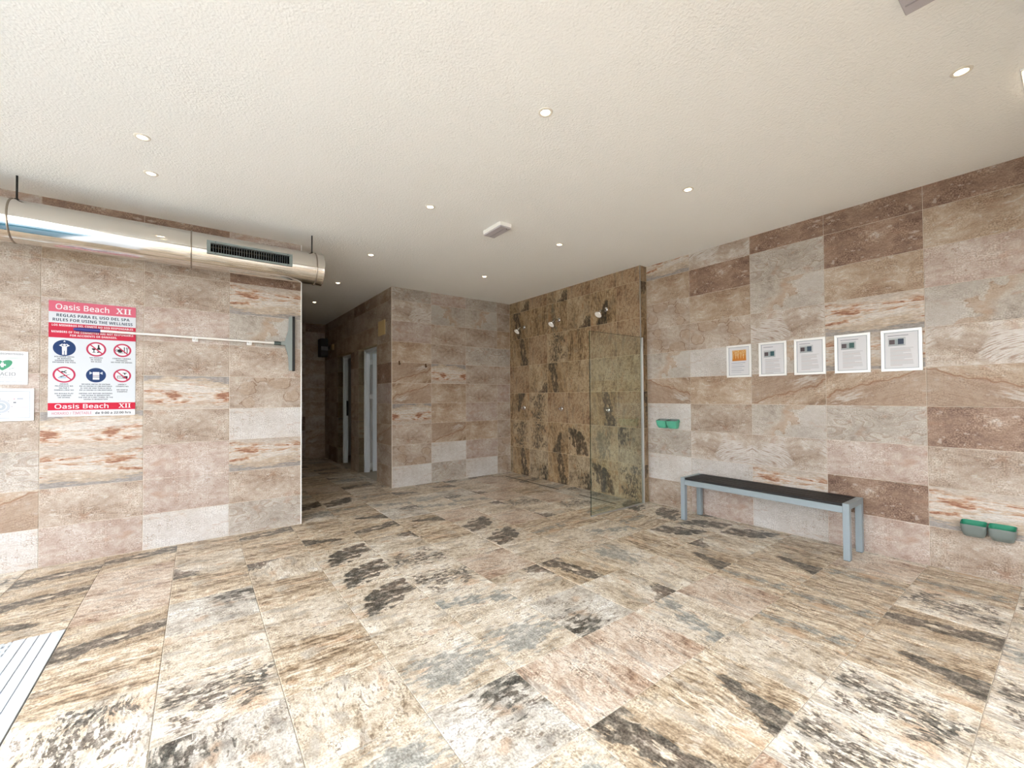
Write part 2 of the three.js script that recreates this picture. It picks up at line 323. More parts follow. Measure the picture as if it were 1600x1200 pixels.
// ---------------------------------------------------------------- floor
const floorGrout = std(0xb3a999, 0.9);
const floor = struct('floor', merged([
  box(-0.6, XR + 0.25, -0.25, -BACK, -10.2, ZB), box(XP - 0.25, -0.6, -0.25, -BACK, -5.1, FZ(7)), box(XP - 0.25, -0.6, -0.25, -BACK, 0.66, ZB),
  box(XP - 0.25, -5.2, -0.25, -BACK, FZ(7), 0.66), box(-1.3, -0.6, -0.25, -0.06, FZ(7), 0.66),
]), floorGrout, 'rustic slate tiled floor of the shower room', 'floor');
{
  // prints as they lie: column i along the sign wall, row k away from the camera side
  const P = {
    '3,7': [0, 0], '3,6': [0, 0], '3,5': [0, 0], '3,4': [2, 0, 0], '3,3': [5, 2], '4,3': [5, 2], '4,4': [10, 0], '3,2': [11, 2], '4,2': [9, 1], '2,4': [7, 0], '2,3': [2, 1], '2,5': [2, 0], '2,6': [7, 0],
    '1,4': [3, 2], '1,3': [11, 3], '1,5': [2, 2], '1,6': [11, 2], '0,6': [8, 2], '0,5': [7, 2], '0,4': [3, 3], '0,3': [3, 1], '0,7': [9, 0], '0,8': [9, 2], '1,7': [7, 0], '1,8': [4, 2], '2,7': [4, 1], '2,8': [7, 0],
    '4,6': [3, 0], '4,5': [3, 2], '5,4': [4, 0], '5,5': [9, 0], '5,3': [11, 0], '6,4': [8, 1], '5,2': [9, 1], '6,3': [4, 3], '6,2': [10, 1], '7,3': [2, 1], '7,4': [5, 1], '8,3': [6, 1], '7,2': [9, 1],
    '5,1': [6, 1], '6,1': [2, 1], '7,1': [1, 1], '8,1': [1, 1], '9,1': [1, 3], '8,2': [1, 1], '9,2': [6, 1], '10,1': [9, 1], '4,1': [8, 1], '5,0': [3, 1], '6,0': [3, 1], '7,0': [6, 1], '8,0': [8, 3], '9,0': [3, 3], '10,0': [1, 1], '4,0': [9, 2],
    '3,8': [6, 0], '4,8': [8, 0], '4,7': [4, 0], '5,7': [7, 2], '5,6': [2, 0], '3,9': [7, 0], '4,9': [6, 2], '2,9': [8, 0], '1,9': [7, 0], '0,9': [8, 0], '-1,9': [8, 2], '-1,8': [8, 2], '-1,7': [6, 0], '9,3': [4, 1], '10,2': [7, 1], '9,4': [0, 1],
  };
  const pick = (i, k) => { const p = P[i + ',' + k], t = Math.floor(rnd() * 2); if (p) return [p[0], p[1], p[2] ?? t]; const r = Math.floor(rnd() * 12), d = i > 5 && k < 5 ? 1 : 0; return [r, Math.floor(rnd() * 2) * 2 + d, t]; };
  const area = (i0, i1, k0, k1, x0, x1, z0, z1) => {
    const us = [], vs = [];
    for (let i = i0; i <= i1; i++) us.push(clamp(FX(i), x0, x1));
    for (let k = k1; k >= k0; k--) vs.push(-clamp(FZ(k), z0, z1));       // v runs away from the viewer: v = -z
    const U = us.filter((x, n) => !n || x - us[n - 1] > 0.01), V = vs.reverse().filter((x, n, A) => !n || x - A[n - 1] > 0.01);
    const io = us.findIndex((x, n) => n + 1 < us.length && us[n + 1] - x > 0.01), ko = Math.round((-V[0] - 0.265 + 0.0) / 0.4625);
    tiling(floor, U, V, [0.457, 0.4625], (u, v) => new THREE.Vector3(u, 0, -v), Q.up, (i, k) => pick(i + i0 + io, k + Math.floor((V[0] - 0.265) / 0.4625 + 1e-6)), STONE);
  };
  area(0, 12, -1, 10, -0.6, XR, -4.8905, 0.2);
  area(-2, 0, 7, 10, FX(-2), -0.6, ZL, FZ(7));
  area(3, 12, 10, 13, XLE, XR, ZM, ZL + 0.0005);
  area(3, 7, 12, 22, XLE, XC, ZF, ZM);
  // the rest of the hall, out of the photograph
  const far = [];
  const put = (x0, x1, z0, z1) => { const g = tileGeo(x1 - x0 - 2 * GAP, z1 - z0 - 2 * GAP, 0, 1, 0, 1, 0).clone(); g.applyQuaternion(Q.up); g.translate(x0 + GAP, 0, z1 - GAP); far.push(g); };
  for (let i = -10; i < 12; i++) for (let k = -8; k < -1; k++) { const z1 = Math.min(FZ(k), ZB), z0 = Math.max(FZ(k + 1), 0.2); if (z1 - z0 > 0.02 && (i >= 0 || z0 >= 0.65)) put(FX(i), Math.min(FX(i + 1), XR), z0, z1); }
  for (let i = -10; i < -2; i++) for (let k = 7; k < 10; k++) put(FX(i), FX(i + 1), Math.max(FZ(k + 1), ZL), FZ(k));
  const rest = mesh('tile_field', mergeGeometries(far), STONE[7][0], floor); rest.userData.kind = 'stuff';
}

// ---------------------------------------------------------------- ceiling
{
  const N = 512, h = new Uint8Array(N * N);
  const per = (x, y, f, o) => { // tileable noise
    const a = x / N, b = y / N; const n = (s, t) => noise(s * f + o, t * f + o * 2);
    return mix(mix(n(a, b), n(a - 1, b), a), mix(n(a, b - 1), n(a - 1, b - 1), a), b);
  };
  for (let y = 0; y < N; y++) for (let x = 0; x < N; x++) h[y * N + x] = clamp(0.5 + per(x, y, 40, 4) * 0.3 + per(x, y, 74, 9) * 0.5 + per(x, y, 140, 2) * 0.3) * 255;
  const b = new THREE.DataTexture(h, N, N, THREE.RedFormat); b.magFilter = THREE.LinearFilter; b.wrapS = b.wrapT = THREE.RepeatWrapping; b.needsUpdate = true;
  const m = new THREE.MeshStandardMaterial({ color: new THREE.Color(0xf3f2ee), roughness: 0.92, bumpMap: b, bumpScale: 0.0022 });
  let slabs = [[XP - 0.25, XR + 0.25, -10.2, ZB + 0.2]];
  for (const r of ROOFS) slabs = slabs.flatMap((q) => minus(q, r));
  const g = merged(slabs.map(([x0, x1, z0, z1]) => box(x0, x1, H, H + 0.2, z0, z1))), p = g.attributes.position, uv = g.attributes.uv;
  for (let i = 0; i < p.count; i++) uv.setXY(i, p.getX(i) / 0.9, p.getZ(i) / 0.9);
  struct('ceiling', g, m, 'white rough-plastered ceiling with small downlights', 'ceiling');
}

// ---------------------------------------------------------------- walls
{
  const w = struct('wall_left', box(XP - 0.25, XLE - 0.002, -0.05, H, -10.2, ZL - BACK), grout, 'pale stone tiled wall carrying the rules sign and the duct', 'wall');
  const map = [ // rows from the floor up, columns from the left
    [9, 0, 1, 10, 0, 5, 6, 2, 0, 1], [0, 1, 10, 2, 9, 0, 4, 11, 8, 3],
    [0, 9, 11, 1, 0, 5, 10, 6, 0, 1],
    [5, 6, 10, 0, 1, 0, 0, 0, 0, 1], [1, 0, 2, 3, 0, 0, 1, 0, 11, 9], [5, 1, 1, 0, 3, 0, 1, 0, 0, 9], [10, 0, 2, 5, 4, 0, 8, 2, 9, 1],
  ];
  tiling(w, [XP, -4.72, -4.1, -3.48, -2.86, -2.24, -1.62, -1.0, -0.383, 0.242, XLE - 0.004], ROWS, [0.61, 0.305], (u, v) => new THREE.Vector3(u, v, ZL), Q.pz, (i, k) => [map[i < 3 ? (i + 2) % 4 : i - 3][k], [0, 0, 2, 4][(i * 7 + k * 3) % 4], (i + k) % 2], LIGHT);
  // the corridor side of this wall
}
{
  const w = struct('wall_right', merged([box(XR + BACK, XR + 0.25, -0.05, H, ZS, ZB + 0.2)]), grout, 'pale stone tiled wall behind the bench', 'wall');
  const map = [ // columns from the shower towards the camera
    [0, 5, 10, 5, 6, 8, 4, 4, 11, 2], [1, 5, 7, 0, 11, 5, 4, 11, 9, 7], [5, 2, 7, 8, 6, 8, 7, 8, 10, 9], [1, 9, 1, 10, 6, 2, 2, 11, 9, 9], [0, 2, 0, 9, 6, 7, 8, 1, 11, 9], [9, 1, 0, 10, 8, 2, 9, 0, 6, 11], [0, 1, 9, 10, 8, 2, 9, 0, 6, 11],
  ];
  tiling(w, [-2.6, -2.45, -1.82, -1.18, -0.55, 0.08, 0.715, 1.364, 1.998, 2.66, -ZS], ROWS, [0.61, 0.305], (u, v) => new THREE.Vector3(XR, v, -u), Q.nx, (i, k) => [map[Math.min(6, 9 - i)][k], [0, 4, 0, 2][(i * 5 + k * 3) % 4], (i + k) % 2], LIGHT, [], true);
}
{
  const w = struct('wall_middle', box(XC + BACK, XR + 0.25, -0.05, H, ZM - 0.13, ZM - BACK), grout, 'pale stone tiled wall between corridor and showers', 'wall');
  const map = [[5, 4, 0, 3, 6, 6, 11, 1, 7, 10], [10, 5, 6, 11, 11, 3, 0, 0, 8, 1], [5, 1, 11, 1, 0, 0, 10, 0, 8, 10], [4, 4, 0, 0, 1, 0, 10, 11, 0, 0]];
  tiling(w, [XC, 2.884, 3.497, 4.116, XS], ROWS, [0.61, 0.305], (u, v) => new THREE.Vector3(u, v, ZM), Q.pz, (i, k) => [map[i][k], [0, 2, 0, 4][(i * 3 + k) % 4], (i + k) % 2], LIGHT);
}
{
  const w = struct('wall_shower', box(XS + BACK, XR + 0.25, -0.05, H, ZM, ZS - BACK), groutDark, 'rustic slate tiled shower wall with shade tinted into the tiles', 'wall');
  const us = [-ZS, 3.608, 4.065, 4.524, 4.978, 5.43, 5.885, -ZM], map = [[3, 11, 9, 2, 9, 9, 9], [0, 5, 8, 2, 9, 6, 9], [11, 0, 9, 2, 7, 4, 9], [8, 6, 9, 8, 3, 1, 4], [11, 3, 3, 4, 9, 7, 9], [8, 3, 6, 9, 8, 8, 4], [11, 1, 7, 9, 1, 8, 4]];
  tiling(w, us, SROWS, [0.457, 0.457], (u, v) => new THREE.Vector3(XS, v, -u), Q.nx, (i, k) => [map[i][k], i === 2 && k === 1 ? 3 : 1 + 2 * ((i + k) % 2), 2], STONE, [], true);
  // the short return that faces the room
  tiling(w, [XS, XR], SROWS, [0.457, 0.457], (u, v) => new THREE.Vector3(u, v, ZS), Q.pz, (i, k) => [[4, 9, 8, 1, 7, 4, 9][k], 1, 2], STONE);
}
const DOORS = [[6.61, 7.55], [8.0, 8.9]], DH = 2.15;
{
  const w = struct('wall_corridor', merged([
    box(XC + BACK, XC + 0.2, -0.05, H, -DOORS[0][0], ZM - 0.13), box(XC + BACK, XC + 0.2, -0.05, H, -DOORS[1][0], -DOORS[0][1]), box(XC + BACK, XC + 0.2, -0.05, H, -10.2, -DOORS[1][1]),
    box(XC + BACK, XC + 0.2, DH, H, -DOORS[0][1], -DOORS[0][0]), box(XC + BACK, XC + 0.2, DH, H, -DOORS[1][1], -DOORS[1][0]),
  ]), groutDark, 'stone tiled corridor wall with two doorways', 'wall');
  const us = []; for (let z = -ZM; z < 9.9; z += 0.61) us.push(z); us.push(-ZF);
  tiling(w, us, ROWS, [0.61, 0.305], (u, v) => new THREE.Vector3(XC, v, -u), Q.nx, (i, k) => [[11, 0, 6, 11, 1, 9, 11, 4, 0, 11][(i * 3 + k) % 10], (i + k) % 2 * 2, 1], LIGHT, DOORS.map(([a, b]) => [a, b, -1, DH]), true);
  for (const [a, b] of DOORS)      // tiled reveals that face the room
    tiling(w, [XC, XC + 0.1], ROWS.filter((y) => y < DH).concat(DH), [0.61, 0.305], (u, v) => new THREE.Vector3(u, v, -b), Q.pz, (i, k) => [[0, 9, 3, 11, 0, 9, 8, 0][k], 0, 0], LIGHT);
}
{
  const w = struct('wall_far', box(XLE, XC + 0.2, -0.05, H, -10.2, ZF - BACK), groutDark, 'tiled wall at the dark end of the corridor', 'wall');
  tiling(w, [XLE, 1.3, 1.86, XC], ROWS, [0.61, 0.305], (u, v) => new THREE.Vector3(u, v, ZF), Q.pz, (i, k) => [[11, 0, 11, 4, 1, 9, 11, 6, 0, 11][(k + i * 3) % 10], 0, 1], LIGHT);
}
// changing rooms behind the doorways: plain plastered shell
struct('wall_changing_room', merged([box(XR - 0.2, XR + 0.25, -0.05, H, -10.2, ZM - 0.13), box(XC + 0.2, XR - 0.2, -0.05, H, -10.2, -9.95), box(XC + 0.2, XR - 0.2, -0.05, H, -7.85, -7.7)]), plaster, 'white plastered walls of the changing rooms behind the doors', 'wall');
// terrace side: a wide doorway stands open on the left, a plain wall closes the right
const WINDOWS = [[-5.0, -1.3, 0.3, 2.75], [-1.1, 2.8, 2.05, 2.3]];   // in the wall behind the camera: x from, to, y from, to
{
  let r = [[XP - 0.25, XR + 0.25, -0.05, H]];
  for (const w of WINDOWS) r = r.flatMap((q) => minus(q, w));
  struct('wall_back', merged(r.map(([x0, x1, y0, y1]) => box(x0, x1, y0, y1, ZB, ZB + 0.2))), plaster, 'plastered wall with window openings behind the camera', 'wall');
}
struct('light_blocker', box(-1.3, XR + 0.1, 2.3, H, 0.12, 0.32), plaster, 'added plastered downstand behind the camera that blocks roof light', 'light_blocker');  // added unseen downstand, keeps roof light out of the corridor
const FRONT = [-3.9, -0.3, 0.15, 2.7];   // glazed front of the pool hall: z from, to, y from, to
struct('wall_pool', merged(minus([ZL, ZB, -0.05, H], FRONT).map(([z0, z1, y0, y1]) => box(XP - 0.25, XP, y0, y1, z0, z1))), plaster, 'plastered far wall of the pool hall', 'wall');
// edge profiles
const whiteMetal = std(0xe8e8e6, 0.4), steel = std(0xb9b7b2, 0.28, 1), alu = std(0xc9cbcc, 0.35, 0.9);
struct('trim_1', rbox(XLE - 0.006, XLE + 0.004, 0, H, ZL - 0.012, ZL + 0.003, 0.002), whiteMetal, 'white metal edge strip on the free end of the sign wall', 'trim');
struct('trim_2', rbox(XC - 0.003, XC + 0.005, 0, H, ZM - 0.006, ZM + 0.003, 0.002), std(0xcfc6b8, 0.4), 'pale edge strip on the corridor corner', 'trim');
struct('trim_3', rbox(XS - 0.003, XS + 0.009, 0, H, ZS - 0.009, ZS + 0.003, 0.002), steel, 'steel edge strip on the shower wall corner', 'trim');
struct('trim_4', merged(ROOFS.flatMap(([x0, x1, z0, z1]) => [x0, x1].map((x) => rbox(x - 0.04, x + 0.04, H + 0.2, H + 0.3, z0, z1, 0.004)).concat([0, 1, 2, 3].map((i) => rbox(x0, x1, H + 0.22, H + 0.29, mix(z0, z1, i / 3) - 0.02, mix(z0, z1, i / 3) + 0.02, 0.004))))), whiteMetal, 'white frames of the two roof lights', 'trim');
struct('window_3', merged([rbox(XP - 0.14, XP - 0.08, FRONT[2], FRONT[2] + 0.05, FRONT[0], FRONT[1], 0.004), rbox(XP - 0.14, XP - 0.08, FRONT[3] - 0.05, FRONT[3], FRONT[0], FRONT[1], 0.004), ...[0, 1, 2, 3, 4].map((k) => { const z = mix(FRONT[0], FRONT[1] - 0.05, k / 4); return rbox(XP - 0.14, XP - 0.08, FRONT[2] + 0.05, FRONT[3] - 0.05, z, z + 0.05, 0.004); })]), whiteMetal, 'tall open window front on the pool side', 'window');
WINDOWS.forEach(([x0, x1, y0, y1], i) => struct('window_' + (i + 1), merged([rbox(x0, x1, y0, y0 + 0.04, ZB + 0.05, ZB + 0.11, 0.004), rbox(x0, x1, y1 - 0.04, y1, ZB + 0.05, ZB + 0.11, 0.004), ...[0, 1, 2, 3].map((k) => rbox(mix(x0, x1 - 0.05, k / 3), mix(x0, x1 - 0.05, k / 3) + 0.05, y0 + 0.04, y1 - 0.04, ZB + 0.05, ZB + 0.11, 0.004))]), whiteMetal, i ? 'high open window band behind the camera' : 'wide open window of the pool hall behind the camera', 'window'));

// ---------------------------------------------------------------- outside
struct('terrace', merged([box(-14, XP - 0.25, -0.4, -0.03, -10, 11), box(XP - 0.25, 10, -0.4, -0.03, ZB + 0.2, 11)]), std(0xcfc8bc, 0.85), 'pale paved terrace outside the pool front', 'terrace');
struct('wall_garden', merged([box(-14.3, -14, -0.4, 2.2, -10, 11.3), box(-14, 10, -0.4, 2.2, 11, 11.3)]), std(0x8d8a80, 0.9), 'plain garden wall at the end of the terrace', 'wall');

// ---------------------------------------------------------------- pool and its overflow channel
{
  const white = std(0xc6ccd1, 0.4), z0 = FZ(7) + 0.003, z1 = 0.655;
  const g = thing('pool_gutter', 'white plastic overflow channel cover let into the floor', 'gutter', [-0.6, 0, z0]);
  const at = (x0, x1, y0, y1, r) => rbox(x0 + 0.6, x1 + 0.6, y0, y1, 0, z1 - z0, r);
  const edges = [-0.603, -0.661, -0.708, -0.756, -0.806];
  for (let i = 0; i + 1 < edges.length; i++) mesh('cover_slat', at(edges[i + 1] + 0.0018, edges[i] - 0.0018, -0.055, 0.001, 0.0015), white, g);
  // the grating: long bars tied by cross ribs
  const bars = [], L = z1 - z0;
  for (let i = 0; i < 9; i++) mesh('grate_bar', at(-0.824 - i * 0.026, -0.810 - i * 0.026, -0.03, 0.0, 0.001), white, g);
  for (let i = 0; i < 80; i++) bars.push(box(-0.24 - 0.2, -0.206, -0.026, -0.0006, 0.012 + i * 0.052, 0.036 + i * 0.052));
  const ribs = mesh('grate_ribs', merged(bars), white, g); ribs.userData.kind = 'stuff';
  mesh('channel', box(-0.446, -0.206, -0.058, -0.05, 0, L), std(0x9aa0a5, 0.6), g);
  mesh('coping', at(-1.29, -1.046, -0.055, 0.001, 0.002), white, g);
  struct('pool_basin', merged([box(-5.19, -1.3, -1.5, -1.3, z0, z1), box(-5.198, -5.19, -1.5, -0.01, z0, z1), box(-1.31, -1.3, -1.5, -0.06, z0, z1), box(-5.19, -1.3, -1.5, -0.01, z0 - 0.004, z0), box(-5.19, -1.3, -1.5, -0.01, z1, z1 + 0.004)]), std(0x4f9db0, 0.4), 'blue basin of the indoor pool', 'pool');
  const w = struct('pool_water', box(-5.189, -1.301, -0.06, -0.035, z0 + 0.001, z1 - 0.001), new THREE.MeshPhysicalMaterial({ color: 0x0d4a5c, roughness: 0.04, ior: 1.33 }), 'still blue-green water of the indoor pool', 'water');
}

// ---------------------------------------------------------------- linear shower drains
{
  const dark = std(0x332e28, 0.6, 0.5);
  for (const [za, zb, lab] of [[-5.7, -4.42, 'long dark slot drain in the floor at the back of the showers'], [-4.02, -3.40, 'short dark slot drain in the floor behind the glass screen']]) {
    const d = thing('slot_drain', lab, 'drain', [4.087, 0, (za + zb) / 2]);
    const L = (zb - za) / 2;
    mesh('slot', rbox(-0.009, 0.009, -0.004, 0.0012, -L, L, 0.0008), dark, d);  // solid bar; the shade of an open slot is put into its colour
    for (const s of [-1, 1]) mesh('edge', rbox(s * 0.012 - 0.0025, s * 0.012 + 0.0025, -0.004, 0.002, -L, L, 0.0008), std(0x6e675c, 0.4, 0.8), d);
  }
}

// ---------------------------------------------------------------- stainless air duct
{
  const YC = 2.6, ZC = -4.545, R = 0.152;
  const inox = new THREE.MeshStandardMaterial({ color: new THREE.Color(0.69, 0.655, 0.61), metalness: 1, roughness: 0.08 });
  const d = thing('air_duct', 'shiny round stainless steel air duct hung below the ceiling', 'duct', [0, YC, ZC]);
  const seams = [-5.39, -3.08, -1.065, -0.05, 0.925];
  const pipe = (x0, x1, half = 0) => { const g = new THREE.CylinderGeometry(R, R, x1 - x0, 96, 1, true, half, 2 * Math.PI - 2 * half); g.rotateZ(Math.PI / 2); g.translate((x0 + x1) / 2, 0, 0); return g; };
  for (let i = 0; i + 1 < seams.length; i++) {
    const a = seams[i] + 0.002, b = seams[i + 1] - 0.002;
    // the last section is cut open behind the air outlet
    mesh('duct_section', i < seams.length - 2 ? pipe(a, b) : merged([pipe(a, 0.075), pipe(0.075, 0.685, 0.27), pipe(0.685, b)]), inox, d);
  }
  for (const x of seams.slice(1)) { const g = new THREE.TorusGeometry(R + 0.001, 0.0055, 10, 96); g.rotateY(Math.PI / 2); g.translate(x, 0, 0); mesh('seam_ring', g, std(0x9a8f82, 0.25, 1), d); }
  const pts = [[R, 0.003], [R, 0.058], [R + 0.003, 0.062], [R + 0.003, 0.068], [R - 0.004, 0.071], [R - 0.012, 0.068], [R - 0.014, 0.05], [0.0001, 0.05]].map(([r, y]) => new THREE.Vector2(r, y));
  const cap = new THREE.LatheGeometry(pts, 96); cap.rotateZ(-Math.PI / 2); cap.translate(0.925, 0, 0); mesh('end_cap', cap, inox, d);
  const black = std(0x2a2826, 0.5, 0.6);
  for (const x of [-3.02, -1.052, 0.905]) {
    const h = mesh('hanger_rod', rod([x, R, 0], [x, H - YC, 0], 0.006, 12), black, d);
    mesh('hanger_nut', rod([x, R - 0.002, 0], [x, R + 0.012, 0], 0.013, 6), black, h);
  }
  // air outlet
  const gx0 = 0.055, gx1 = 0.705, gz = R + 0.022, grey = std(0x7d8785, 0.45, 0.3), hh = 0.056;
  const gr = mesh('outlet_grille', merged([rbox(gx0, gx1, hh - 0.017, hh, gz - 0.03, gz, 0.002), rbox(gx0, gx1, -hh, -hh + 0.017, gz - 0.03, gz, 0.002), rbox(gx0, gx0 + 0.026, -hh + 0.017, hh - 0.017, gz - 0.03, gz, 0.002), rbox(gx1 - 0.026, gx1, -hh + 0.017, hh - 0.017, gz - 0.03, gz, 0.002)]), grey, d);
  for (let i = 1; i < 32; i++) { const x = mix(gx0 + 0.026, gx1 - 0.026, i / 32); mesh('fin', box(x - 0.0014, x + 0.0014, -hh + 0.017, hh - 0.017, gz - 0.028, gz - 0.006), std(0x5d6467, 0.5, 0.3), gr); }
  for (const x of [gx0 + 0.06, gx1 - 0.04]) for (const y of [hh - 0.008, -hh + 0.008]) mesh('screw', along(cyl(0.004, 0.004, 0.003, 10), [x, y, gz - 0.001], [x, y, gz + 0.0015]), std(0x4a4d4c, 0.4, 0.8), gr);
}

// ---------------------------------------------------------------- lamps
{
  const glow = new THREE.MeshStandardMaterial({ color: 0xffffff, emissive: new THREE.Color(1, 0.84, 0.58), emissiveIntensity: 9 }), ringMat = std(0xe6dfd2, 0.45);
  const spots = [
    [-0.282, -3.423, 'recessed downlight above the gutter, farther of the close pair from the duct'], [-0.276, -3.944, 'recessed downlight nearest to the steel duct'],
    [0.46, -1.70, 'recessed downlight cut by the top edge of the picture'],
    [1.578, -1.79, 'recessed downlight high in the middle of the picture'], [1.575, -3.268, 'recessed downlight left of the emergency light'], [1.565, -4.77, 'recessed downlight in front of the corridor mouth'], [1.575, -6.214, 'recessed downlight just inside the corridor'], [1.572, -7.698, 'recessed downlight deep in the corridor'],
    [3.062, -0.334, 'recessed downlight nearest to the bench wall, top right'], [3.077, -1.814, 'recessed downlight above the framed notices side'], [3.081, -3.288, 'recessed downlight right of the emergency light'], [3.084, -4.758, 'recessed downlight in front of the shower wall'],
  ];
  for (const [x, z, label] of spots) {
    const l = thing('downlight', label, 'downlight', [x, H, z], 'recessed ceiling downlights');
    const ring = new THREE.LatheGeometry([[0.026, -0.0005], [0.028, -0.005], [0.040, -0.004], [0.042, 0]].map(([r, y]) => new THREE.Vector2(r, y)), 40); mesh('ring', ring, ringMat, l);
    const lens = new THREE.LatheGeometry([[0.0001, -0.008], [0.016, -0.007], [0.0265, -0.0015]].map(([r, y]) => new THREE.Vector2(r, y)), 32); mesh('lens', lens, glow, l);
    const s = new THREE.SpotLight(new THREE.Color(1, 0.83, 0.62), 0.3, 0, 1.05, 0.7, 2); s.position.set(0, -0.014, 0); s.shadow.radius = 1.3; s.castShadow = true;
    s.target.position.set(0, -2, 0); l.add(s); l.add(s.target);
  }
  // a warm flat ceiling lamp at the right edge of the picture
  const p = thing('ceiling_lamp', 'flat warm ceiling lamp cut by the right edge of the picture', 'lamp', [3.47, H, 0.012]);
  mesh('housing', rbox(-0.19, 0.19, -0.01, 0, -0.17, 0.17, 0.003), whiteMetal, p);
  mesh('lamp_panel', rbox(-0.18, 0.18, -0.03, -0.0095, -0.165, 0.165, 0.003), new THREE.MeshStandardMaterial({ color: 0xfff4e4, emissive: new THREE.Color(1, 0.84, 0.62), emissiveIntensity: 1.2 }), p);
  const a = new THREE.RectAreaLight(new THREE.Color(1, 0.84, 0.62), 1.6, 0.34, 0.3); a.position.set(0, -0.034, 0); a.lookAt(3.47, 0, 0.02); a.rotation.set(-Math.PI / 2, 0, 0); p.add(a);
  // emergency lights, switched off
  const body = std(0xeeece6, 0.5), lens = std(0xb9b3b6, 0.3), dark = std(0x4b4648, 0.5);
  for (const [z, label] of [[-3.30, 'white emergency light box with grey lens between the downlights'], [-0.27, 'emergency light box cut by the top right edge of the picture']]) {
    const e = thing('emergency_light', label, 'emergency light', [2.285, H, z]);
    mesh('body', rbox(-0.066, 0.066, -0.036, 0, -0.145, 0.145, 0.006), body, e);
    mesh('lens_cover', rbox(-0.062, 0.062, -0.05, -0.034, -0.141, 0.141, 0.005), lens, e);
    mesh('ridge', box(-0.004, 0.004, -0.0515, -0.049, -0.13, 0.10), std(0x9d979a, 0.4), e);
    mesh('indicator', along(cyl(0.006, 0.006, 0.004, 12), [0.02, -0.052, 0.125], [0.02, -0.048, 0.125]), dark, e);
  }
  // cold strip lamp inside the nearer changing room
  const c = thing('strip_lamp', 'cool white ceiling lamp inside the nearer changing room', 'lamp', [3.3, H, -6.8]);
  mesh('housing', rbox(-0.3, 0.3, -0.05, 0, -0.06, 0.06, 0.008), whiteMetal, c);
  mesh('lamp_tube', rbox(-0.28, 0.28, -0.056, -0.049, -0.04, 0.04, 0.002), new THREE.MeshStandardMaterial({ color: 0xffffff, emissive: new THREE.Color(0.72, 0.9, 1), emissiveIntensity: 3 }), c);
  const ca = new THREE.RectAreaLight(new THREE.Color(0.72, 0.9, 1), 10, 0.56, 0.08); ca.position.set(0, -0.06, 0); ca.rotation.set(-Math.PI / 2, 0, 0); c.add(ca);
}

// ---------------------------------------------------------------- doors
{
  const frame = std(0xd9dde0, 0.4, 0.1), leafMat = std(0xdfe3e6, 0.45), hingeM = std(0xf0f0ee, 0.35, 0.3), black = std(0x15161a, 0.4);
  DOORS.forEach(([a, b], n) => {
    const fr = struct('door_' + (n + 1), merged([
      rbox(XC + 0.115, XC + 0.185, 0, DH, -b, -b + 0.05, 0.004), rbox(XC + 0.115, XC + 0.185, 0, DH, -a - 0.05, -a, 0.004), rbox(XC + 0.115, XC + 0.185, DH - 0.05, DH, -b + 0.05, -a - 0.05, 0.004),
      rbox(XC + 0.095, XC + 0.115, 0, DH, -b, -b + 0.03, 0.003), rbox(XC + 0.095, XC + 0.115, DH - 0.03, DH, -b, -a, 0.003),
    ]), frame, n ? 'white door frame of the farther doorway in the corridor' : 'white door frame of the nearer doorway with the door ajar', 'door');
    if (n === 0) {
      const leaf = mesh('door_leaf', merged([rbox(0, 0.82, 0.01, DH - 0.06, 0, 0.038, 0.004), rbox(0.06, 0.76, 0.2, 1.0, 0.036, 0.042, 0.002), rbox(0.06, 0.76, 1.1, 1.95, 0.036, 0.042, 0.002)]), leafMat, fr);
      leaf.position.set(XC + 0.228, 0, -b + 0.045); leaf.rotation.y = 0.04;
      for (const y of [0.12, 1.33, 1.94]) mesh('hinge', rbox(XC + 0.175, XC + 0.235, y - 0.04, y + 0.04, -b + 0.046, -b + 0.062, 0.003), hingeM, fr);
    } else {
      const leaf = mesh('door_leaf', rbox(0, 0.82, 0.01, DH - 0.06, 0, 0.038, 0.004), leafMat, fr);
      leaf.position.set(XC + 0.22, 0, -a - 0.045);
      mesh('latch_plate', rbox(XC + 0.15, XC + 0.186, 0.95, 1.25, -b + 0.05, -b + 0.054, 0.001), black, fr);
    }
  });
}
